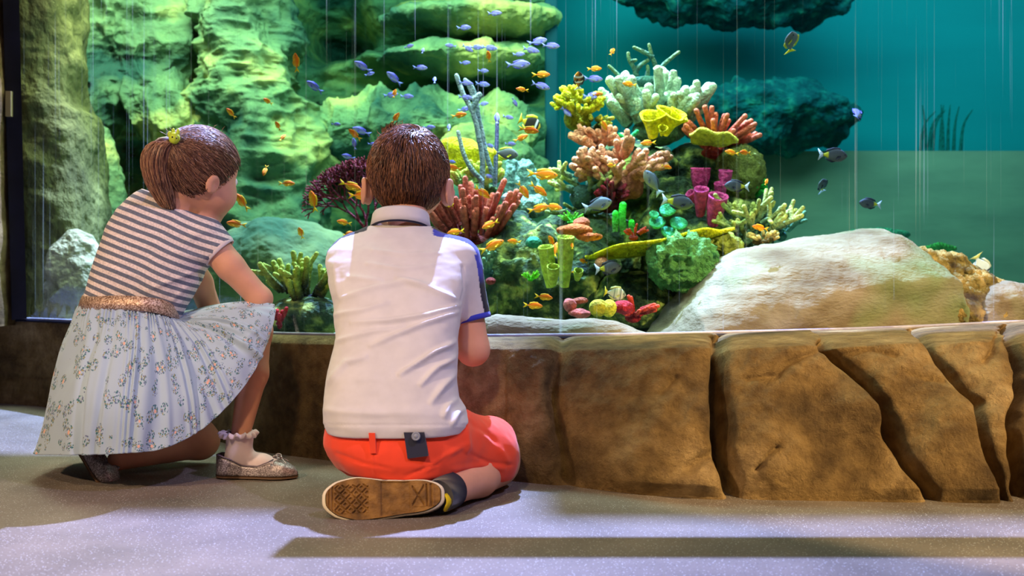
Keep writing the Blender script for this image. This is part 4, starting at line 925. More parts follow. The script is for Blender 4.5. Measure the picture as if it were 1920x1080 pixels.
# collar: a folded band round the neck
def ringband(cen, up, rx, ry, h, th, colr, flare=.0, n=60, U=(1, 0, 0), tilt=0, m=10):
    up = np.array(up, float); up /= np.linalg.norm(up); U = np.array(U, float); U -= up*(U@up); U /= np.linalg.norm(U); Wd = np.cross(up, U); a = np.arange(n)/n*2*math.pi
    prof = [(flare, 0), (flare*.4, h*.4), (0, h*.85), (-th*.5, h), (-th, h*.85), (-th, 0)]; v = []
    for o, z in prof: v.append(np.array(cen)+U*((rx+o)*np.cos(a))[:, None]+Wd*((ry+o)*np.sin(a))[:, None]+up*(z+tilt*np.sin(a))[:, None])
    mb = MB(); mb.add(np.concatenate(v), grid_faces(len(prof), n, wrap_v=True)+[tuple()][:0], colr); 
    k = len(prof); mb.f += [(i, (i+1) % n, (k-1)*n+(i+1) % n, (k-1)*n+i) for i in range(n)]; return mb
mk('collar', ringband(V(751, 424, 2.355)-np.array([0, 0, .006]), (.0, .30, 1), .0665, .058, .037, .006, wh, .005), M['cloth'], shirt)
mk('collar_seam', ringband(V(750, 427, 2.355)-np.array([0, 0, .006]), (.0, .30, 1), .070, .0635, .005, .004, navyc, .001), M['cloth'], shirt)
mk('cuff', ringband(s1+ax*.002, -ax, .0425, .0425, .013, .006, bluec), M['cloth'], shirt, label='blue sleeve cuff')

# shorts
R_ = Field((-.47, 1.93, .0), (.08, 2.58, .33), .0036)
fieldrows(R_, [(786, 622, 868, 2.135, .108), (800, 614, 872, 2.135, .118), (830, 614, 880, 2.135, .13), (855, 628, 878, 2.135, .135), (878, 650, 868, 2.13, .125), (893, 690, 845, 2.125, .10), (898, 720, 820, 2.12, .08)], 0, 2.3)
R_.chain([V(826, 832, 2.15), V(905, 852, 2.24), kn+np.array([-.012, -.005, .045])], [.085, .078, .058], .03)
R_.chain([V(690, 825, 2.16), kn2+np.array([0, -.03, .02])], [.085, .066], .03)
kd = (kn-V(826, 832, 2.15)); kd /= np.linalg.norm(kd)
R_.clip(lambda X, Y, Z: (X-(kn[0]+.033))*.9+(Y-kn[1])*.35-(Z-.06)*.0)
R_.clip(lambda X, Y, Z: .052-Z+np.where(X > -.16, -.012-(X+.16)*.08, -.0)*np.where(Y < 2.5, 1, 0))
sf = [([(700, 812), (698, 850), (702, 893)], .003, 2), ([(875, 800), (878, 840), (872, 850)], .006, 6), ([(800, 880), (845, 850), (880, 830)], .005, 5), ([(760, 893), (820, 870), (845, 850)], -.004, 3), ([(880, 850), (920, 868), (968, 872)], -.003, 3), ([(850, 880), (900, 872), (950, 880)], .005, 5), ([(900, 810), (935, 840), (955, 870)], .005, 6), ([(630, 850), (680, 868), (740, 880)], -.003, 3), ([(625, 822), (690, 826), (770, 822)], -.0015, 2), ([(885, 795), (915, 815), (940, 845)], -.005, 6)]
red = np.array(srgb(240, 72, 40)[:3])
shorts = mk('shorts', fmb(R_, 2, lambda P, N: folds(P, N, sf)+N*(.003*fbm(P, 18, 3, 6))[:, None], lambda P: np.tile(red, (len(P), 1))), M['cloth'], boy)
def surfy(px, py, D0):  # nudge decals onto the front of the hips
    return V(px, py, D0)
mb = MB(); q = [V(757, 811, 2.003), V(795, 811, 2.005), V(803, 855, 2.001), V(764, 860, 1.999)]
mb.add([*q, *[a+np.array([0, .012, 0]) for a in q]], [(3, 2, 1, 0), (0, 1, 5, 4), (1, 2, 6, 5), (2, 3, 7, 6), (3, 0, 4, 7), (4, 5, 6, 7)], srgb(44, 46, 64)); patch = mk('waist_patch', mb, M['cloth'], shorts, flat=True, label='dark grey square patch')
mb = MB(); lathe(mb, [(.0088, 0), (.0088, .002), (.007, .003), (.006, .0022), (.004, .0022), (.0035, .003), (.0001, .003)], V(780, 818, 1.9985), (0, -1, .1), 24, srgb(140, 146, 160)); mk('button', mb, M['plain'], patch)
mb = MB(); lathe(mb, [(.006, 0), (.006, .002), (.003, .003), (.0001, .003)], V(828, 862, 2.035), (.2, -1, -.1), 16, srgb(90, 100, 130)); mk('rivet', mb, M['plain'], shorts)
mb = MB(); q = [V(691, 812, 2.005), V(703, 812, 2.005), V(705, 850, 2.001), V(694, 850, 2.001)]
mb.add([*q, *[a+np.array([0, .012, 0]) for a in q]], [(3, 2, 1, 0), (0, 1, 5, 4), (1, 2, 6, 5), (2, 3, 7, 6), (3, 0, 4, 7), (4, 5, 6, 7)], red); mk('belt_loop', mb, M['cloth'], shorts, flat=True)

# sneaker lying on its side with the sole towards the camera
def sneaker(cen, xdir, ndir, parent, Ls=.232, visible=True, heel_tab=True):
    """xdir: toe to heel, ndir: sole normal (outwards)"""
    x = np.array(xdir, float); x /= np.linalg.norm(x); n = np.array(ndir, float); n -= x*(n@x); n /= np.linalg.norm(n); y = np.cross(n, x); c = np.array(cen, float)
    t = np.linspace(0, 2*math.pi, 96, endpoint=False)
    def outline(k=1.0):
        u = np.sign(np.cos(t))*np.abs(np.cos(t))**.8; w = np.interp(u, [-1, -.8, -.45, 0, .35, .7, 1], [.034, .042, .0445, .037, .034, .036, .034])
        return np.stack([u*Ls/2*k, np.sign(np.sin(t))*np.abs(np.sin(t))**.6*w*k+np.interp(u, [-1, 0, 1], [0.003, -.003, .0])], 1)
    W_ = lambda a, b, h: c+x*a[..., None]+y*b[..., None]+n*np.asarray(h)[..., None]
    def layers(specs, col, cap=True):
        v = []
        for k, h in specs: o = outline(k); v.append(W_(o[:, 0], o[:, 1], np.full(96, h)))
        mb = MB(); f = grid_faces(len(specs), 96, wrap_v=True)+[tuple(range(96))[::-1], tuple((len(specs)-1)*96+i for i in range(96))]; mb.add(np.concatenate(v), f, col); return mb
    shoe = mk('shoe', layers([(.985, -.022), (.96, -.040), (.85, -.062), (.6, -.075)], srgb(44, 46, 96)), M['cloth'], parent)
    mk('midsole', layers([(.99, -.024), (1.03, -.022), (1.035, -.004), (1.02, .0), (.975, .0)], srgb(226, 214, 190)), M['plain'], shoe)
    mk('sole_stripe', layers([(1.02, -.0125), (1.04, -.0122), (1.04, -.009), (1.02, -.0088)], srgb(30, 34, 80)), M['plain'], shoe)
    # treads: a grid height field
    nu, nv = 200, 80; U, Vv = np.meshgrid(np.linspace(-1, 1, nu), np.linspace(-1, 1, nv), indexing='ij')
    w = np.interp(U, [-1, -.8, -.45, 0, .35, .7, 1], [.034, .042, .0445, .037, .034, .036, .034])*np.clip(1-np.abs(U)**2.5, 0, 1)**.3*.95
    X_ = U*Ls/2*.965; Y_ = Vv*w+np.interp(U, [-1, 0, 1], [0.003, -.003, .0]); h = np.full(X_.shape, .004); p = .021
    dia = np.minimum(np.abs(((X_+Y_)/p) % 1-.5), np.abs(((X_-Y_)/p) % 1-.5)); box_ = (np.abs(X_+.062) < .033) & (np.abs(Y_) < .028)
    h = np.where(box_, .001+.004*(dia > .09)-.003*(dia > .3), h)
    bars = (X_ < -.098); h = np.where(bars, .001+.004*((X_*140 % 1) > .4), h)
    arch = ((X_+.0)**2+(Y_)**2 < .026**2) | ((X_ > -.0) & (X_ < .04)); h = np.where((X_ > -.005) & (X_ < .052), .0015, h)
    hb_ = (X_ > .056) & (X_ < .100) & (np.abs(Y_) < .022); vx = np.abs(np.abs(X_-.068)*1.6-np.abs(Y_)); h = np.where(hb_ & (X_ < .08), .001+.004*(vx > .003), h); h = np.where(hb_ & (X_ >= .08), .001+.004*((X_*120 % 1) > .45), h)
    edge_ = np.abs(Vv) > .93; h = np.where(edge_, .004, h)
    mb = MB(); mb.add(W_(X_.ravel(), Y_.ravel(), h.ravel()), grid_faces(nu, nv), srgb(124, 88, 44)); mk('sole', mb, noise_mat('rubber_tread', srgb(86, 58, 22), srgb(150, 108, 50), 30, .6, .3, 120, cc=srgb(122, 84, 36)), shoe)
    if heel_tab:
        a = W_(np.array([Ls/2+.004]), np.array([-.016]), np.array([-.03]))[0]; mb = MB()
        ha = c+x*(Ls/2+.007)-n*.012; tube(mb, crom([ha+np.array([.002, -.004, .004]), ha+np.array([.007, -.010, -.010]), ha+np.array([.001, -.004, -.026])], 6), .008, 10, srgb(214, 190, 20), flat=.35); mk('heel_tab', mb, M['cloth'], shoe, label='yellow heel tab')
    return shoe
sneaker(V(719, 934, 1.985)+np.array([0, 0, .001]), (1, .05, .045), (-.03, -.93, .34), boy)
sneaker(np.array([-.27, 2.10, .042]), (.3, -.6, .0), (-.55, -.5, .5), boy, .2, heel_tab=False)
mb = MB(); sd_ = (kn-an)/np.linalg.norm(kn-an); tube(mb, [an-sd_*.04, an-sd_*.005, an+sd_*.016], [.033, .036, .0375], 28, srgb(30, 30, 50), tip=False); mk('sock', mb, M['cloth'], boy)

# =============================== the girl
girl = empty('person', (-.78, 2.5, 0), 'child with a brown ponytail in a striped top and floral skirt, crouching at the glass', 'person')
gs_ = np.array(srgb(214, 156, 128)[:3])
GHC = V(374, 322, 2.50); gf = np.array([.64, .72, -.28]); gf /= np.linalg.norm(gf); gu = np.array([.22, .0, 1.]); gu -= gf*(gu@gf); gu /= np.linalg.norm(gu); gl = np.cross(gu, gf)
A = Field((-1.2, 2.15, -.01), (-.42, 2.88, .9), .0044); s = 1.0
headcore(A, GHC, gf, gu, s)
A.cone(GHC-gu*.05-gf*.03, V(325, 400, 2.50), .042, .048, .02)
tA, tB = V(243, 580, 2.48), V(322, 395, 2.50)
A.cone(tA, V(285, 480, 2.49), .075, .078, .03); A.cone(V(285, 480, 2.49), V(312, 420, 2.5), .075, .06, .03); A.cone(V(270, 420, 2.5), V(375, 440, 2.5), .045, .045, .03)
ge = V(488, 560, 2.50); gw = np.array([-.665, 2.70, .365])
A.chain([V(392, 452, 2.49), V(432, 500, 2.485), ge], [.040, .034, .029], .012); A.chain([ge, gw], [.029, .020], .012)
hand(A, gw, (-.15, .5, -.02), (0, 0, 1), (-1, -.1, 0), .115, .3)
ge2 = V(398, 590, 2.60); gw2 = np.array([-.745, 2.74, .352]); A.chain([V(345, 475, 2.54), V(375, 530, 2.57), ge2], [.034, .031, .027], .012)
A.chain([ge2, gw2], [.027, .020], .012); hand(A, gw2, (.1, .5, .0), (0, 0, 1), (1, .1, 0), .115, .3)
# legs: right knee raised, left knee on the floor
hipR, hipL = V(290, 640, 2.48), V(215, 640, 2.48); kR = V(478, 612, 2.5); aR = V(448, 830, 2.42)
A.chain([hipR+np.array([0, 0, -.02]), kR+np.array([0, 0, -.012])], [.06, .042], .015); A.chain([kR+np.array([0, 0, -.008]), V(474, 700, 2.465), aR], [.040, .036, .021], .015)
kL = V(375, 826, 2.58); aL = V(222, 862, 2.44); A.chain([hipL, kL], [.07, .048], .02); A.chain([kL, aL], [.044, .026], .015); 
GP = face(A, GHC, gf, gu, 1, s)
for sg in (-1, 1): ear(A, GHC+gl*sg*.076-gu*.026+gf*.004, gl*sg*.97-gf*.22, gu, gf, .82)
A.clip(lambda X, Y, Z: .003-Z)
def gcol(P):
    c = np.tile(gs_, (len(P), 1)); c[np.linalg.norm(P-GP(.09, 0, -.06), axis=1) < .02] = srgb(200, 96, 92)[:3]; return c
mk('body', fmb(A, 2, colf=gcol), M['skin'], girl)
for sg in (-1, 1):
    e = eye(GP(.077, .03*sg, .005), girl, .0125); mb = MB(); blob(mb, GP(.0865, .03*sg, .005), .0055, 2, col=srgb(60, 36, 20)); mk('iris', mb, M['plain'], e)
# hair pulled back to a ponytail
gh = [srgb(104, 66, 48), srgb(136, 92, 66), srgb(78, 46, 36), srgb(176, 134, 102)]
Gs = np.array([.104, .084, .099]); Gc = GHC+gu*.012-gf*.004; RG = [gf, gl, gu]
tie = V(324, 264, 2.425)
def gq(P): d = P-Gc; return np.stack([d@gf, d@gl, d@gu], -1)
def ghl(X, Y, Z):
    dx, dy, dz = X-Gc[0], Y-Gc[1], Z-Gc[2]; a = dx*gf[0]+dy*gf[1]+dz*gf[2]; b_ = np.abs(dx*gl[0]+dy*gl[1]+dz*gl[2]); c_ = dx*gu[0]+dy*gu[1]+dz*gu[2]
    return np.where(a < -.03, -.098, np.where(a < .045, -.098+(a+.03)*1.1, -.01+(a-.045)*1.4))-c_
Hf = Field(Gc-.13, Gc+.13, .0034); Hf.ell(Gc, Gs-.004, 0, RG); Hf.clip(ghl); Hf.ell(GHC, (.082, .065, .084), 0, RG, op='s')
mb = fmb(Hf, 2, colf=lambda P: np.tile(np.array(srgb(92, 58, 44)[:3]), (len(P), 1)))
rs = np.random.default_rng(12); st = []
def gsurf(off): return lambda p, t=0: Gc+(p-Gc)/np.sqrt(((gq(p)/(Gs+off))**2).sum())
while len(st) < 3600:
    d = rs.normal(0, 1, 3); p = gsurf(-.001)(Gc+d/np.linalg.norm(d)*.1)
    if ghl(*p) < .006: st.append(p)
def flow_g(p):
    r_ = tie-p; n = (p-Gc)/np.linalg.norm(p-Gc); L_ = np.linalg.norm(r_); r_ = r_-n*(r_@n); return r_/(np.linalg.norm(r_)+.02)
def sg_(p, t): return gsurf(.0005+.003*t)(p)
strands(mb, st, st, flow_g, .075, .00095, gh, 7, surf=sg_, rs=rs)
# flyaways
for k in range(45):
    p = gsurf(.001)(Gc+rs.normal(0, 1, 3)*np.array([1, 1, 1]));
    if ghl(*p) > 0: continue
    n = (p-Gc)/np.linalg.norm(p-Gc); d = flow_g(p)*.6+n*.35+rs.normal(0, .35, 3); c = np.array(gh[3][:3]); tube(mb, crom([p, p+d*.018, p+d*.030+rs.normal(0, .006, 3)], 5), [.0005]*4+[.0002], 3, c, c, tip=False)
hair = mk('hair', mb, M['hair'], girl)
# ponytail
mb = MB(); tailc = crom([tie, V(300, 275, 2.415), V(291, 310, 2.42), V(300, 350, 2.43), V(316, 392, 2.45)], 12)
tube(mb, tailc, np.interp(np.linspace(0, 1, 12), [0, .12, .4, .75, 1], [.009, .018, .027, .025, .012]), 16, srgb(88, 54, 42), flat=.9)
tT = np.gradient(tailc, axis=0)
for k in range(2000):
    a = rs.uniform(0, 2*math.pi); rad = rs.uniform(.85, 1.05); off = np.array([math.cos(a), math.sin(a), 0]); tw = rs.normal(0, .3)
    pts = []
    t0, t1 = rs.uniform(0, .4), rs.uniform(.6, 1.05)
    for t_ in np.linspace(t0, t1, 8):
        i = min(t_, 1)*11; i0 = int(min(i, 10)); c = tailc[i0]+(tailc[i0+1]-tailc[i0])*(i-i0); r_ = np.interp(t_, [0, .12, .4, .75, 1.05], [.010, .023, .033, .032, .016])*rad
        aa = a+tw*t_; pts.append(c+np.array([math.cos(aa), math.sin(aa)*.9, -.15*math.cos(aa)])*r_)
    c = np.array(gh[rs.integers(4)][:3])*rs.uniform(.7, 1.3); tube(mb, pts, np.linspace(.0013, .0004, 8), 3, c, c, tip=False)
mk('ponytail', mb, M['hair'], hair)
mb = MB(); blob(mb, V(327, 259, 2.405), (.013, .011, .014), 4, col=srgb(196, 220, 60)); blob(mb, V(319, 252, 2.405), (.006, .005, .008), 3, col=srgb(196, 220, 60)); blob(mb, V(334, 248, 2.408), (.004, .004, .009), 3, col=srgb(196, 220, 60)); blob(mb, V(325, 247, 2.408), (.004, .004, .009), 3, col=srgb(196, 220, 60))
blob(mb, V(323, 257, 2.394), .002, 2, col=srgb(40, 30, 20)); blob(mb, V(331, 259, 2.394), .002, 2, col=srgb(40, 30, 20)); mk('hair_clip', mb, M['plain'], hair, label='yellow-green animal shaped hair clip')

# striped top
ax_g = (tB-tA)/np.linalg.norm(tB-tA); perp = np.array([.916, 0, -.402])
Tg = Field((-1.12, 2.3, .36), (-.6, 2.68, .72), .0034)
px2m = 2.49/F
Tg.loft(tA-ax_g*.015, V(328, 378, 2.50), [(0, 8, 90), (.07, 5, 89), (.25, 2, 91), (.45, 1, 97), (.62, 4, 101), (.78, 8, 96), (.88, 6, 84), (.95, -4, 66), (1, -12, 50)] and [(t_, (o+0)*px2m, w*px2m, h) for t_, o, w, h in ((0, 5, 90, .078), (.08, 3, 89, .08), (.25, 2, 92, .086), (.45, 3, 97, .09), (.62, 4, 100, .088), (.78, 5, 96, .08), (.88, 2, 84, .068), (.95, -8, 66, .054), (1, -14, 50, .045))], 0, 2.4, perp)
g0_, g1_ = V(385, 445, 2.49), V(420, 480, 2.487); Tg.cone(g0_, g1_, .050, .043, .03); Tg.cone(V(260, 430, 2.55), V(300, 450, 2.6), .045, .04, .02)
gax = (g1_-g0_)/np.linalg.norm(g1_-g0_)
cutp = V(412, 473, 2.487); cn = np.array([.70, .05, -.70])
Tg.clip(lambda X, Y, Z: np.where(X > cutp[0]-.05, (X-cutp[0])*cn[0]+(Y-cutp[1])*cn[1]+(Z-cutp[2])*cn[2], -1))
gfold = [([(390, 500), (350, 515), (310, 530), (270, 545)], .004, 5), ([(385, 512), (350, 540), (320, 565)], .006, 6), ([(372, 530), (345, 560), (325, 580)], .005, 5), ([(395, 490), (360, 480), (320, 470)], .004, 6), ([(400, 430), (370, 440), (340, 455)], .003, 6), ([(180, 500), (230, 510), (280, 520)], .002, 6), ([(393, 483), (380, 500), (376, 520)], -.006, 4)]
def topmat():
    m, nt, b = newmat('striped_jersey'); L = nt.links.new
    at = nd(nt, 'ShaderNodeAttribute', attribute_name='Col'); sp = nd(nt, 'ShaderNodeSeparateColor'); L(at.outputs['Color'], sp.inputs[0])
    q = nd(nt, 'ShaderNodeMath', operation='MULTIPLY'); q.inputs[1].default_value = 57.0; L(sp.outputs[0], q.inputs[0])
    fr = nd(nt, 'ShaderNodeMath', operation='FRACT'); L(q.outputs[0], fr.inputs[0])
    r = nd(nt, 'ShaderNodeValToRGB'); r.color_ramp.interpolation = 'LINEAR'; e = r.color_ramp.elements; e[0].position = .50; e[0].color = srgb(234, 218, 214); e[1].position = .56; e[1].color = srgb(108, 114, 132)
    x = e.new(.0); x.color = srgb(108, 114, 132); x = e.new(.05); x.color = srgb(234, 218, 214); L(fr.outputs[0], r.inputs[0])
    tc = nd(nt, 'ShaderNodeTexCoord'); n = nd(nt, 'ShaderNodeTexNoise'); n.inputs['Scale'].default_value = 220; n.inputs['Detail'].default_value = 3; L(tc.outputs['Object'], n.inputs[0])
    r2 = nd(nt, 'ShaderNodeValToRGB'); r2.color_ramp.elements[0].position = .3; r2.color_ramp.elements[0].color = (.8, .8, .8, 1); r2.color_ramp.elements[1].position = .7; r2.color_ramp.elements[1].color = (1.15,)*3+(1,); L(n.outputs[0], r2.inputs[0])
    mx = nd(nt, 'ShaderNodeMix', data_type='RGBA', blend_type='MULTIPLY'); mx.inputs[0].default_value = 1; L(r.outputs[0], mx.inputs['A']); L(r2.outputs[0], mx.inputs['B']); L(mx.outputs['Result'], b.inputs['Base Color']); b.inputs['Roughness'].default_value = .9
    return m
def topcol(P):
    d = P-tA; t_ = d@ax_g; u = d@perp; L_ = .262
    # stripes bow upward across the back and drop down the sleeve
    v = t_+.10*np.clip(u-.02, 0, 1)-.9*np.clip(u-.02, 0, 1)**2+ .0015*fbm(P, 12, 2, 3)
    v = .5+v*.5/.262*1.0
    return np.stack([v*.5+.2, v, v], 1)
def srowpost(P, N): return folds(P, N, gfold)+N*(.002*fbm(P, 18, 3, 14))[:, None]
top = mk('striped_top', fmb(Tg, 2, srowpost, topcol), topmat(), girl)
mk('cuff', ringband(cutp-cn*.006, cn, .0445, .0445, .010, .004, srgb(214, 200, 206), n=50, U=(0, 1, 0)), M['cloth'], top)
glit = noise_mat('gold_glitter', srgb(150, 110, 84), srgb(246, 214, 190), 260, .35, .8, 400, spec=.8, dist=.002, ramp=(.42, .6)); glit.node_tree.nodes['Principled BSDF'].inputs['Metallic'].default_value = .5
wb = []
for (a, b, D), (a2, b2, D2) in (((149, 576, 2.48), (156, 553, 2.48)), ((165, 580, 2.40), (171, 556, 2.40)), ((215, 580, 2.36), (218, 554, 2.365)), ((265, 583, 2.355), (266, 556, 2.36)), ((305, 590, 2.39), (305, 562, 2.39)), ((328, 598, 2.44), (325, 572, 2.44)), ((332, 600, 2.50), (330, 574, 2.50)), ((300, 590, 2.58), (300, 566, 2.58)), ((240, 582, 2.60), (240, 560, 2.60)), ((180, 576, 2.57), (182, 556, 2.57))): wb.append((V(a, b, D), V(a2, b2, D2)))
lo = np.array([w[0] for w in wb]); hi = np.array([w[1] for w in wb])
def closed(P, n): P = np.concatenate([P[-2:], P, P[:3]]); return crom(P, (len(P)-1)*20+1)[40:40+(len(P)-5)*20]
lo, hi = closed(lo, 0), closed(hi, 0); cen = lo.mean(0); nO = lo-cen; nO[:, 2] = 0; nO /= np.linalg.norm(nO, axis=1)[:, None]
v = np.stack([lo-nO*.002, lo+nO*.003, (lo+hi)/2+nO*.004, hi+nO*.002, hi-nO*.004], 0); n = len(lo)
mb = MB(); mb.add(v.reshape(-1, 3), grid_faces(5, n, wrap_u=True, wrap_v=True)); band = mb

# skirt: columns of control points from waist to hem, gathered and pleated
colsK = [[(148, 574, 2.48), (124, 640, 2.45), (95, 750, 2.42), (68, 850, 2.42)],
 [(165, 577, 2.40), (146, 650, 2.34), (122, 750, 2.28), (105, 853, 2.27)],
 [(205, 580, 2.36), (195, 650, 2.28), (178, 750, 2.22), (165, 853, 2.22)],
 [(250, 582, 2.355), (248, 650, 2.27), (240, 750, 2.21), (235, 850, 2.20)],
 [(285, 587, 2.37), (295, 650, 2.29), (302, 750, 2.24), (303, 842, 2.22)],
 [(310, 593, 2.40), (335, 645, 2.33), (358, 735, 2.28), (368, 812, 2.27)],
 [(325, 597, 2.43), (370, 640, 2.37), (408, 705, 2.33), (428, 760, 2.32)],
 [(331, 599, 2.46), (400, 625, 2.40), (450, 665, 2.37), (475, 700, 2.375)],
 [(333, 599, 2.48), (415, 600, 2.43), (475, 618, 2.41), (503, 640, 2.42)],
 [(333, 597, 2.50), (410, 578, 2.46), (478, 574, 2.45), (517, 580, 2.46)],
 [(322, 594, 2.54), (395, 572, 2.54), (455, 568, 2.55), (500, 574, 2.55)],
 [(300, 590, 2.58), (370, 590, 2.63), (440, 610, 2.66), (490, 640, 2.66)],
 [(250, 583, 2.60), (280, 660, 2.68), (320, 720, 2.70), (350, 780, 2.68)],
 [(185, 577, 2.57), (180, 650, 2.63), (170, 740, 2.66), (160, 835, 2.63)]]
Kc = np.array([[V(*p) for p in c] for c in colsK]); nvs = 70
Kf = np.array([crom(c, nvs) for c in Kc]); ring = np.stack([closed(Kf[:, j], 0) for j in range(nvs)], 1)   # (nu, nv, 3)
nu = ring.shape[0]; res = 3
idx = np.linspace(0, nu, nu*res, endpoint=False); i0 = idx.astype(int); fr = (idx-i0)[:, None, None]; ring = ring[i0 % nu]*(1-fr)+ring[(i0+1) % nu]*fr; nu = ring.shape[0]
Pk = ring.reshape(-1, 3); Fk = np.array(grid_faces(nu, nvs, wrap_u=True)); Nk = vnormals(Pk, Fk); cent = Pk.mean(0)
if (Nk*(Pk-cent)).sum() < 0: Nk = -Nk; Fk = Fk[:, ::-1]
uu = np.repeat(np.arange(nu)/nu, nvs); vv = np.tile(np.linspace(0, 1, nvs), nu)
ph = uu*15+.8*np.sin(uu*31)+.7*np.sin(uu*53+1)+.5*np.sin(uu*83+2)*vv+.15*np.sin(vv*5+uu*40)
pl = np.sin(2*math.pi*ph); fine = np.sin(2*math.pi*(uu*64+.5*np.sin(uu*90)))
fade = np.where((uu > .58) & (uu < .76), .45, 1)
Pk = Pk+Nk*(fade*(.0075*pl*(.55+.45*np.sin(uu*47+2))*np.clip(vv*2.5, 0, 1)+.003*fine*np.exp(-((vv-.06)/.12)**2)+.004*fbm(Pk, 8, 3, 8)*np.clip(vv*4, 0, 1)))[:, None]
kf = [([(340, 600), (420, 600), (470, 625), (455, 650)], .007, 8), ([(330, 610), (380, 625), (430, 650)], .006, 7)]
Pk = folds(Pk, Nk, kf)
arc = np.linalg.norm(np.diff(ring[:, -1], axis=0), axis=1).sum()
mb = MB(); mb.add(Pk, Fk.tolist(), None, np.stack([uu*arc*.85, vv*.36], 1))
def floral():
    m, nt, b = newmat('floral_cotton'); L = nt.links.new
    tc = nd(nt, 'ShaderNodeUVMap', uv_map='UVMap'); base = nd(nt, 'ShaderNodeRGB'); base.outputs[0].default_value = srgb(166, 186, 208); out = base.outputs[0]
    cl = nd(nt, 'ShaderNodeTexVoronoi'); cl.inputs['Scale'].default_value = 31; L(tc.outputs[0], cl.inputs[0])
    gate = nd(nt, 'ShaderNodeMath', operation='LESS_THAN'); gate.inputs[1].default_value = .47; L(cl.outputs['Distance'], gate.inputs[0])
    core = nd(nt, 'ShaderNodeMath', operation='LESS_THAN'); core.inputs[1].default_value = .15; L(cl.outputs['Distance'], core.inputs[0])
    for sc, th, c, off in ((150, .40, srgb(64, 114, 124), 0), (170, .34, srgb(98, 108, 150), 3), (140, .30, srgb(140, 140, 104), 7)):
        mp = nd(nt, 'ShaderNodeMapping'); mp.inputs['Location'].default_value = (off, off*.3, 0); L(tc.outputs[0], mp.inputs[0])
        v = nd(nt, 'ShaderNodeTexVoronoi'); v.inputs['Scale'].default_value = sc; L(mp.outputs[0], v.inputs[0])
        q = nd(nt, 'ShaderNodeMath', operation='LESS_THAN'); q.inputs[1].default_value = th; L(v.outputs['Distance'], q.inputs[0])
        g = nd(nt, 'ShaderNodeMath', operation='MULTIPLY'); L(q.outputs[0], g.inputs[0]); L(gate.outputs[0], g.inputs[1])
        mx = nd(nt, 'ShaderNodeMix', data_type='RGBA'); L(g.outputs[0], mx.inputs[0]); L(out, mx.inputs['A']); mx.inputs['B'].default_value = c; out = mx.outputs['Result']
    mx = nd(nt, 'ShaderNodeMix', data_type='RGBA'); L(core.outputs[0], mx.inputs[0]); L(out, mx.inputs['A']); mx.inputs['B'].default_value = srgb(222, 172, 156)
    L(mx.outputs['Result'], b.inputs['Base Color']); b.inputs['Roughness'].default_value = .85; b.inputs['Sheen Weight'].default_value = .2
    return m
skirt = mk('skirt', mb, floral(), girl)
so = skirt.modifiers.new('cloth thickness', 'SOLIDIFY'); so.thickness = .0018; so.offset = -1
mk('waistband', band, glit, skirt, label='gold glitter waistband')

# socks and silver ballet flats
def sz(px, py, D): return V(px, py, D)
K = Field(V(395, 800, 2.5)-np.array([0, .22, .26]), V(570, 800, 2.5)+np.array([.02, .12, .06]), .003)
D0 = 2.41
K.chain([V(450, 812, D0), V(448, 850, D0), V(440, 872, D0)], [.033, .029, .024], .01); K.chain([V(446, 866, D0), V(490, 873, D0), V(530, 880, D0)], [.024, .025, .018], .02)
K.clip(lambda X, Y, Z: .008-Z); K.clip(lambda X, Y, Z: Z-(CH-(816-540)/F*D0))
sock = mk('sock', fmb(K, 2, lambda P, N: P+N*(.0012*fbm(P, 30, 3, 4))[:, None], lambda P: np.tile(srgb(226, 208, 216)[:3], (len(P), 1))), M['cloth'], girl)
mb = MB(); a = np.arange(160)/160*2*math.pi; v = []
for r_, z, w in ((.029, -.004, 0), (.034, -.002, .3), (.042, .001, 1), (.045, .005, 1), (.040, .011, .8), (.030, .009, .2)): v.append(V(447, 818, D0)+np.stack([(r_+.004*w*np.sin(17*a))*np.cos(a), (r_+.004*w*np.sin(17*a))*np.sin(a), z+.004*w*np.sin(13*a+1)], 1))
mb.add(np.concatenate(v), grid_faces(6, 160, wrap_v=True), srgb(232, 214, 222)); mk('sock_frill', mb, M['cloth'], sock)
silver = noise_mat('silver_glitter', srgb(122, 110, 116), srgb(212, 200, 208), 320, .36, .7, 420, spec=.8, dist=.0015, ramp=(.4, .62)); silver.node_tree.nodes['Principled BSDF'].inputs['Metallic'].default_value = .45
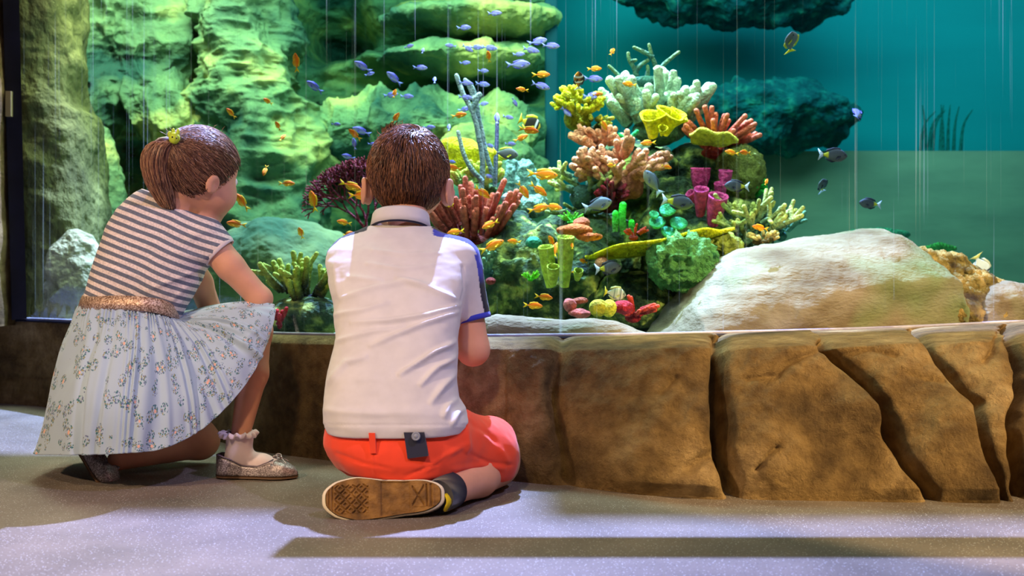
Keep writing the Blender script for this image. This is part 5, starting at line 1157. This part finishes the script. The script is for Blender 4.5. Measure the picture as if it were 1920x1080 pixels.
def flat_shoe(cen, heel2toe, parent, L=.195, up=(0, 0, 1)):
    x = np.array(heel2toe, float); x /= np.linalg.norm(x); z = np.array(up, float); z -= x*(z@x); z /= np.linalg.norm(z); y = np.cross(z, x); c = np.array(cen, float)
    nA, nT = 22, 60; out = []; t = np.linspace(0, 1, nT)
    hw = np.interp(t, [0, .04, .12, .3, .5, .7, .85, .95, 1], [.004, .018, .025, .026, .028, .033, .030, .017, .003])
    hh = np.interp(t, [0, .05, .2, .35, .55, .72, .85, .95, 1], [.048, .050, .040, .026, .023, .036, .031, .02, .010])
    a = np.linspace(0, math.pi, nA)
    for w, h, tt in zip(hw, hh, t):
        closed_top = np.clip((tt-.70)/.04, 0, 1)                 # vamp closes over the toes; open before it
        cosv = np.cos(a); sn = np.sin(a)**.7
        ww = w*np.sign(cosv)*np.abs(cosv)**.55
        zz = np.where(np.abs(cosv) > -1, h*sn, 0)
        if closed_top < .5:                                      # open trough: sides rise to the rim, then fold inside
            k = np.linspace(0, 1, nA); side = np.where(k < .5, -1, 1); kk = np.abs(k-.5)*2      # kk 1 outer sole, 0 inside centre
            zr = np.interp(kk, [0, .3, .5, .62, 1], [.006, .007, h*.9, h, .0]); wr_ = np.interp(kk, [0, .3, .5, .62, 1], [.0, w*.8, w*.90, w*.93, w])
            ww = -side*wr_; zz = zr
            ww = ww[::1]
        out.append(c+x*(tt-.5)*L+y*ww[:, None]+z*zz[:, None])
    P = np.array(out); mb = MB(); f = grid_faces(nT, nA, wrap_v=True); mb.add(P.reshape(-1, 3), f); shoe = mk('ballet_flat', mb, silver, parent)
    mb = MB(); a2 = np.linspace(0, 2*math.pi, 80, endpoint=False); u = (np.cos(a2)+1)/2; o = np.stack([(u-.5)*L*1.01, np.sign(np.sin(a2))*np.interp(u, t, hw)*1.04], 1)
    v = [c+x*o[:, :1]+y*o[:, 1:]+z*h for h in (-.004, .002)]; mb.add(np.concatenate(v), grid_faces(2, 80, wrap_v=True)+[tuple(range(80))[::-1], tuple(range(80, 160))], srgb(96, 70, 50)); mk('sole', mb, M['plain'], shoe)
    return shoe, (lambda a_, b_, h_: c+x*(a_-.5)*L+y*b_+z*h_)
shoe, W2 = flat_shoe(V(482, 893, 2.40)+np.array([0, 0, .003]), (1, -.06, 0), girl)
mb = MB()
for sgn in (-1, 1):
    b0 = W2(.80, 0, .040); tube(mb, crom([b0, b0+np.array([-.004, sgn*.010, .008]), b0+np.array([-.016, sgn*.017, .007]), b0+np.array([-.010, sgn*.006, .001]), b0], 16), .0016, 6, srgb(150, 138, 150), tip=False)
    tube(mb, crom([b0, b0+np.array([.006, sgn*.008, -.003]), b0+np.array([.014, sgn*.014, -.009])], 8), .0015, 6, srgb(150, 138, 150))
blob(mb, W2(.80, 0, .041), .0035, 2, col=srgb(150, 138, 150)); mk('bow', mb, silver, shoe)
mb = MB(); t_ = np.linspace(0, 1, 60)
rim = [W2(a_, s_*np.interp(a_, [0, .04, .12, .3, .5, .69], [.002, .017, .024, .025, .026, .024]), np.interp(a_, [0, .05, .2, .35, .55, .69], [.048, .050, .041, .027, .025, .036])) for s_, rg in ((-1, np.linspace(.69, .01, 24)), (1, np.linspace(.01, .69, 24))) for a_ in rg]
tube(mb, rim+[rim[0]], .0016, 6, srgb(126, 112, 130), tip=False); mk('shoe_rim', mb, M['plain'], shoe)
# left shoe: toes tucked under, seen from behind
shoe2, _ = flat_shoe(V(186, 876, 2.40)+np.array([-.012, 0, 0.004]), (.62, -.45, -.55), girl, .17, up=(.9, -.1, .62))
# ------------------------------------------------------------------ fish
def fish_proto(name, Lb, Hh, Wd, body, belly, tailc, finc, tailfork=.5, eyec=(.01, .01, .02), cfun=None, dorsal=.35, tail_len=.28, snout=.0):
    root = bpy.data.objects.new(name, None); COL.objects.link(root); root.empty_display_size = .02; ROOT[root.name] = np.zeros(3)
    n, m = 22, 14; t = np.linspace(0, 1, n); a = np.arange(m)/m*2*math.pi
    prof = np.interp(t, [0, .04, .12, .25, .42, .6, .78, .92, 1], [.02, .26+snout*-.1, .56, .88, 1, .86, .5, .2, .17]); th = np.interp(t, [0, .04, .15, .3, .6, .85, 1], [.04, .35, .8, 1, .8, .35, .12])
    x = .5-t*(1-tail_len*.0); v = np.stack([np.repeat(x[:, None], m, 1), Wd*th[:, None]*np.cos(a)[None], Hh*prof[:, None]*np.sin(a)[None]+0*x[:, None]], -1)
    w = np.clip((np.sin(a)[None]+.55)/1.1, 0, 1)[..., None]*np.ones((n, m, 1)); c = np.array(belly[:3])*(1-w)+np.array(body[:3])*w
    if cfun: c = cfun(v, c)
    mb = MB(); mb.add(v.reshape(-1, 3), grid_faces(n, m, wrap_v=True, flip=True)+[tuple(range(m)), tuple((n-1)*m+k for k in range(m))[::-1]], c.reshape(-1, 3))
    mk('body', mb, M['fish'], root)
    def fin(nm, pts, th0, col):
        k = len(pts); mb = MB(); v = [(p[0], th0, p[1]) for p in pts]+[(p[0], -th0, p[1]) for p in pts]
        cc = np.array(pts); cx, cz = cc[:, 0].mean(), cc[:, 1].mean()
        v += [(cx, th0*2, cz), (cx, -th0*2, cz)]
        f = [(i, (i+1) % k, 2*k) for i in range(k)]+[(k+(i+1) % k, k+i, 2*k+1) for i in range(k)]+[(i, k+i, k+(i+1) % k, (i+1) % k) for i in range(k)]
        mb.add(v, f, col); return mk(nm, mb, M['fish'], root)
    tl = tail_len; hs = Hh*.9
    fin('tail_fin', [(-.47, Hh*.18), (-.58, hs*.55), (-.5-tl, hs*1.0), (-.5-tl*(1-tailfork), 0), (-.5-tl, -hs*1.0), (-.58, -hs*.55), (-.47, -Hh*.18)], .006, tailc)
    fin('dorsal_fin', [(.26, Hh*.75), (.16, Hh*(1+dorsal*.8)), (-.1, Hh*(.95+dorsal)), (-.34, Hh*(.62+dorsal)), (-.40, Hh*.42), (-.1, Hh*.82), (.1, Hh*.92)], .006, finc)
    fin('anal_fin', [(.02, -Hh*.95), (-.14, -Hh*(.9+dorsal)), (-.33, -Hh*(.6+dorsal*.8)), (-.40, -Hh*.4), (-.15, -Hh*.75)], .006, finc)
    for s_ in (-1, 1):
        mb = MB(); k = 5; pts = [(.18, -.02), (.06, -Hh*.15), (-.04, -Hh*.55), (.04, -Hh*.65), (.17, -Hh*.3)]; y = s_*Wd*.95
        v = [(p[0], y+s_*i_*.01, p[1]) for i_, p in enumerate(pts)]+[(p[0], y+s_*(i_*.01+.008), p[1]) for i_, p in enumerate(pts)]
        mb.add(v, [(0, 1, 2, 3, 4), (9, 8, 7, 6, 5)]+[(i_, (i_+1) % 5, 5+(i_+1) % 5, 5+i_) for i_ in range(5)], finc); mk('pectoral_fin', mb, M['fish'], root)
        mb = MB(); blob(mb, (.36, s_*Wd*.66, Hh*.14), .028, 2, col=eyec[:3]); mk('eye', mb, M['fish'], root)
    return root
def banded(stops):
    def f(v, c):
        x = v[..., 0]; s = .5-x
        for lo, hi, col in stops: c = np.where(((s > lo) & (s < hi))[..., None], np.array(col[:3]), c)
        return c
    return f
PR = {'o': fish_proto('orange_fish', 1, .19, .09, srgb(255, 116, 10), srgb(255, 176, 40), srgb(250, 200, 30), srgb(252, 190, 30), .55),
      'b': fish_proto('violet_fish', 1, .20, .09, srgb(98, 92, 190), srgb(156, 168, 196), srgb(110, 124, 190), srgb(92, 86, 196), .5, dorsal=.2, tail_len=.24),
      't': fish_proto('surgeonfish', 1, .25, .09, srgb(62, 70, 84), srgb(84, 92, 92), srgb(196, 214, 240), srgb(40, 44, 60), .4, cfun=banded([(.78, .97, srgb(190, 190, 50))]), dorsal=.22, tail_len=.2),
      'g': fish_proto('surgeonfish', 1, .25, .10, srgb(92, 108, 132), srgb(128, 132, 124), srgb(160, 180, 200), srgb(60, 70, 90), .4, dorsal=.15, tail_len=.2),
      'v': fish_proto('surgeonfish', 1, .27, .09, srgb(108, 116, 120), srgb(90, 96, 100), srgb(230, 220, 30), srgb(190, 190, 40), .3, dorsal=.2, tail_len=.18),
      'e': fish_proto('butterflyfish', 1, .40, .09, srgb(214, 224, 236), srgb(226, 232, 236), srgb(226, 220, 130), srgb(214, 214, 190), .1, cfun=banded([(.04, .1, srgb(20, 30, 80)), (.2, .32, srgb(16, 20, 60))]), dorsal=.15, tail_len=.14),
      's': fish_proto('striped_fish', 1, .33, .09, srgb(150, 170, 150), srgb(190, 196, 180), srgb(200, 196, 60), srgb(170, 176, 110), .2, cfun=banded([(.08, .13, srgb(40, 50, 60)), (.2, .25, srgb(210, 216, 210)), (.28, .33, srgb(60, 76, 90)), (.42, .47, srgb(210, 216, 200)), (.6, .64, srgb(90, 110, 110))]), dorsal=.25, tail_len=.15),
      'r': fish_proto('butterflyfish', 1, .38, .09, srgb(40, 36, 30), srgb(50, 46, 30), srgb(220, 200, 40), srgb(216, 206, 40), .1, cfun=banded([(0, .1, srgb(214, 190, 60)), (.1, .2, srgb(20, 20, 24)), (.2, .32, srgb(226, 230, 232)), (.8, 1.0, srgb(220, 200, 40))]), dorsal=.3, tail_len=.14),
      'c': fish_proto('clownfish', 1, .22, .1, srgb(40, 36, 44), srgb(200, 130, 30), srgb(220, 220, 200), srgb(40, 36, 40), .2, cfun=banded([(.2, .3, srgb(226, 230, 236)), (.55, .64, srgb(226, 230, 236))]), dorsal=.2, tail_len=.18)}
KINDN = {'o': ('orange anthias-like fish', 'small orange reef fish in the tank'), 'b': ('', 'small violet reef fish in the tank')}
used = set()
def fish(k, px, py, L, ang, yaw, lab, D=None):
    """L in pixels nose to tail tip; ang = direction of the nose in the picture (0 right, 90 up); yaw turns it in depth"""
    src = PR[k]; o = src if k not in used else copy_tree(src); used.add(k)
    if D is None: D = (3.35 if px < 640 else 3.15) + .18*math.sin(px*.37+py*.91)
    if k == 'b' and px > 640: D = 3.45+.18*math.sin(px*.31+py*.5)
    sc = L/F*D/(1.22*max(math.cos(math.radians(yaw)), .35))
    a = math.radians(ang); flip = 90 < ang % 360 < 270
    # nose along +X; for left-heading fish turn about the vertical so the back stays up
    if flip: Rm = Matrix.Rotation(-(a-math.pi), 4, 'Y')@Matrix.Rotation(math.pi, 4, 'Z')
    else: Rm = Matrix.Rotation(-a, 4, 'Y')
    Rm = Rm@Matrix.Rotation(math.radians(yaw), 4, 'Z')
    o.rotation_mode = 'XYZ'; o.rotation_euler = Rm.to_euler(); o.scale = (sc,)*3; p = V(px, py, D)
    o.location = p+np.array(Rm@Vector((.11*sc, 0, 0)))
    kind = {'o': 'orange fish', 'b': 'violet fish', 't': 'dark surgeonfish', 'g': 'grey surgeonfish', 'v': 'grey fish', 'e': 'white butterflyfish', 's': 'striped fish', 'r': 'black and yellow butterflyfish', 'c': 'clownfish'}[k]
    o['label'] = lab; o['category'] = 'fish'
    if k in 'ob': o['group'] = {'o': 'orange reef fish in the tank', 'b': 'violet reef fish in the tank'}[k]
ORANGE = [(555, 117, 32, 92, 20, 'orange fish swimming straight up high between the two children'), (502, 190, 14, 150, 50, 'tiny orange fish highest of three small ones right of the girl\'s head'),
 (521, 236, 14, 110, 50, 'tiny yellow-orange fish, upper of the small pair right of the girl\'s head'), (530, 258, 15, 60, 40, 'tiny red-orange fish, lower of the small pair right of the girl\'s head'),
 (433, 212, 20, 130, 30, 'small orange fish just above the girl\'s forehead'), (497, 320, 20, 260, 30, 'small orange fish nose down, right of the girl\'s hairline'), (538, 344, 28, 0, 10, 'orange fish heading right, midway between the two heads'),
 (453, 378, 38, 128, 10, 'orange fish slanting up to the left beside the girl\'s cheek'), (443, 420, 34, 172, 10, 'orange fish heading left just over the girl\'s shoulder'), (587, 377, 38, 100, 15, 'orange fish with a long fin, nose up, between the heads'),
 (564, 437, 20, 100, 45, 'small orange fish above the green boulder between the children'), (740, 175, 18, 80, 30, 'small orange fish under the violet fish above the boy\'s cowlick'), (742, 221, 24, 60, 20, 'yellow-orange fish slanting up just above the boy\'s cowlick'),
 (665, 252, 28, 140, 10, 'orange fish pointing up left, left of the boy\'s cowlick'), (645, 417, 24, 170, 30, 'round orange fish left of the boy\'s neck'), (658, 349, 40, 340, 10, 'orange fish at the left of the boy\'s head, upper of the overlapping two'),
 (677, 366, 42, 2, 10, 'orange fish touching the boy\'s left ear, lower of the overlapping two'), (653, 438, 18, 20, 30, 'yellow tailed orange fish peeping over the boy\'s left shoulder'), (861, 216, 28, 12, 10, 'orange-yellow fish in front of the grey sea rods'), (850, 315, 30, 175, 15, 'orange fish just right of the boy\'s head'),
 (916, 106, 18, 100, 40, 'small orange fish under the violet fish in the upper shoal'), (1015, 140, 32, 3, 10, 'slim orange fish right of the upper violet shoal'), (979, 168, 22, 175, 20, 'small orange fish left of the pale blue one at the shoal\'s lower right'),
 (992, 244, 36, 352, 10, 'orange fish crossing in front of the black and yellow butterflyfish'), (977, 259, 28, 25, 10, 'dull orange fish just under the butterflyfish'), (1018, 327, 54, 356, 5, 'largest orange fish, left of the reef'),
 (981, 357, 34, 305, 15, 'orange fish diving right, below the yellow tailed grey fish'), (1010, 356, 36, 325, 10, 'orange fish diving right under the largest orange one'), (1010, 391, 38, 14, 10, 'orange fish, left of the overlapping pair over the mossy rock'),
 (1037, 388, 34, 350, 10, 'orange fish, right of the overlapping pair over the mossy rock'), (905, 361, 32, 325, 20, 'orange fish over the red finger coral'), (919, 421, 32, 205, 15, 'orange fish at the lower right of the red finger coral'),
 (923, 461, 46, 25, 10, 'slender orange fish rising right beside the boy\'s shoulder'), (964, 453, 24, 175, 25, 'small orange fish in front of the dim teal coral'), (854, 435, 30, 190, 20, 'orange fish tucked behind the boy\'s right shoulder'),
 (841, 384, 16, 180, 50, 'tiny orange fish beside the boy\'s right ear'), (1034, 452, 22, 120, 30, 'yellow-orange fish with a dark tip above the tube sponges'), (1042, 468, 28, 80, 30, 'orange fish nose up between the tube sponges'),
 (1063, 510, 32, 180, 10, 'orange fish in front of the short tube sponge'), (1020, 557, 32, 352, 10, 'upper of the two orange fish low by the foot of the glass'), (1000, 573, 34, 355, 10, 'lower of the two orange fish low by the foot of the glass'),
 (1073, 461, 12, 90, 40, 'tiny orange fish in front of the tall tube sponge'), (1094, 490, 16, 160, 40, 'small orange fish below the left end of the yellow plate'), (1148, 97, 18, 60, 40, 'small orange fish left of the green antler coral'),
 (1115, 129, 26, 5, 10, 'orange fish above the violet one at the reef\'s upper left'), (1180, 158, 26, 175, 20, 'orange fish at the left edge of the pale green finger coral'), (1132, 233, 24, 300, 20, 'orange fish below the bright yellow knobbly coral'),
 (1215, 268, 28, 185, 10, 'orange fish under the yellow cup sponge'), (1250, 313, 20, 350, 20, 'orange fish right of the peach branching coral'), (1146, 310, 16, 180, 40, 'small orange fish among the peach coral branches'),
 (1372, 286, 26, 170, 10, 'orange fish, left of the two under the pale plate coral'), (1397, 286, 22, 180, 30, 'orange fish, right of the two under the pale plate coral'), (1437, 341, 14, 60, 30, 'tiny orange fish off the right flank of the reef'),
 (1425, 427, 30, 170, 10, 'orange fish in front of the right staghorn coral'), (1121, 177, 20, 10, 20, 'orange fish mostly behind a violet fish at the yellow coral')]
VIOLET = [(928, 25, 26, 5, 'topmost violet fish in the shoal'), (870, 52, 26, 5, 'violet fish second from the top of the shoal'), (767, 87, 18, 20, 'small violet fish at the upper left of the shoal'), (793, 95, 12, 80, 'tiny violet fish seen end-on near the upper left of the shoal'),
 (845, 86, 20, 175, 'violet fish heading away left of the close group of three'), (877, 91, 22, 330, 'violet fish tipping down, left of the close group of three'), (893, 89, 24, 0, 'violet fish in the middle of the close group of three'), (918, 90, 28, 355, 'violet fish, right of the close group of three'),
 (1008, 78, 36, 15, 'large violet fish at the top right of the shoal'), (1033, 86, 32, 0, 'violet fish furthest right in the upper shoal'), (996, 94, 30, 350, 'violet fish just below the large top right one'), (973, 102, 22, 5, 'small violet fish above the longest one'), (972, 121, 44, 5, 'longest violet fish, right half of the shoal'),
 (680, 125, 34, 150, 'grey-violet fish far left of the shoal, larger of the touching pair'), (693, 139, 18, 20, 'small pale fish touching the larger grey-violet one'), (739, 147, 34, 140, 'violet fish nose up left with a drooping tail, above the boy'), (788, 127, 26, 0, 'violet fish left of centre of the shoal, over the dark gap'),
 (872, 118, 20, 5, 'small dim violet fish in the middle of the shoal'), (906, 133, 20, 0, 'violet fish below the close group of three'), (815, 150, 14, 90, 'thin blue fish seen end-on, hanging vertically'), (874, 156, 26, 355, 'violet fish, left of the level pair at mid shoal'), (905, 158, 26, 355, 'violet fish, right of the level pair at mid shoal'),
 (733, 178, 26, 10, 'violet fish, left of the pair above the boy\'s cowlick'), (763, 181, 24, 0, 'violet fish, right of the pair above the boy\'s cowlick'), (873, 183, 26, 355, 'violet fish at the tip of the grey sea rods'), (906, 195, 20, 10, 'round violet fish right of the grey sea rod tips'), (965, 192, 18, 300, 'violet fish nose down, above the butterflyfish'),
 (1014, 161, 34, 345, 'pale blue fish slanting down right of the shoal'), (590, 163, 34, 145, 'grey-purple fish alone between the two children\'s heads'), (953, 220, 20, 350, 'small violet fish left of the butterflyfish'), (871, 205, 24, 15, 'pale blue fish crossing the grey sea rods'), (842, 239, 14, 90, 'small pale blue fish right above the boy\'s head'),
 (630, 233, 16, 0, 'faint blue fish over the rock left of the boy'), (678, 246, 34, 160, 'dim blue-grey fish behind an orange one at the boy\'s cowlick'), (664, 270, 22, 100, 'pale blue fish nose up, left of the boy\'s hair'), (698, 270, 16, 0, 'pale blue fish touching the left of the boy\'s hair'), (653, 294, 24, 165, 'silvery fish above the maroon sea fan'),
 (805, 239, 22, 5, 'silvery slim fish skimming over the boy\'s head'), (1062, 210, 24, 320, 'violet fish under the bright yellow coral'), (1110, 180, 34, 5, 'violet fish in front of the bright yellow coral'), (1113, 148, 34, 0, 'violet fish above the bright yellow coral'), (957, 270, 20, 0, 'round pale blue fish above the yellow rimmed grey fish'),
 (918, 273, 18, 340, 'pale blue fish left of the yellow rimmed grey fish'), (915, 330, 20, 340, 'blue-grey fish at the foot of the sea rods'), (846, 303, 16, 350, 'blue fish half hidden by the boy\'s head, over the orange one'), (850, 330, 20, 20, 'blue fish half hidden by the boy\'s head, under the orange one')]
for a, b, L, an, yw, lab in ORANGE: fish('o', a, b, L*1.05, an, yw, lab)
for a, b, L, an, lab in VIOLET: fish('b', a, b, L*1.05, an, 35 if L < 16 else 12, lab)
fish('t', 1561, 291, 60, 358, 10, 'dark surgeonfish with a white tail swimming right in open water', 3.4)
fish('t', 1632, 382, 46, 175, 10, 'dark surgeonfish heading left above the big pale boulder', 3.6)
fish('t', 1542, 349, 24, 120, 60, 'small dark fish seen end-on in open water, lowest left of the three there', 3.7)
fish('t', 1270, 379, 64, 352, 10, 'dark yellow tailed surgeonfish below the magenta sponges', 3.2)
fish('t', 1382, 349, 50, 178, 10, 'dark surgeonfish passing in front of the magenta sponges', 3.25)
fish('t', 1140, 503, 54, 5, 25, 'dim surgeonfish in the shade under the yellow plate', 3.15)
fish('g', 1120, 384, 58, 15, 10, 'plump grey surgeonfish heading right over the dark gap', 3.2)
fish('g', 1224, 343, 56, 125, 10, 'grey surgeonfish nose up left in front of the peach coral', 3.25)
fish('v', 947, 288, 50, 355, 5, 'grey fish with a yellow rim above the orange fish, by the sea rods', 3.3)
fish('v', 1483, 80, 30, 110, 60, 'yellow and dark fish seen end-on, high in open water', 3.6)
fish('c', 1085, 152, 26, 95, 60, 'black and white clownfish end-on above the yellow coral', 3.4)
fish('e', 1838, 498, 50, 300, 15, 'white butterflyfish with a dark band at the far right', 3.5)
fish('e', 1152, 549, 1, 0, 0, '', 3.0) if False else fish('s', 1152, 550, 44, 350, 5, 'black and white striped fish above the low sponges', 3.0)
fish('r', 992, 231, 46, 338, 5, 'black butterflyfish with yellow edge and white band, left of the reef', 3.35)
fish('b', 1607, 214, 30, 50, 60, 'thin silvery fish seen end-on in the open blue water', 3.6)
fish('b', 932, 222, 24, 90, 30, 'bright blue-violet fish standing on end at the thin sea rod tip', 3.42)
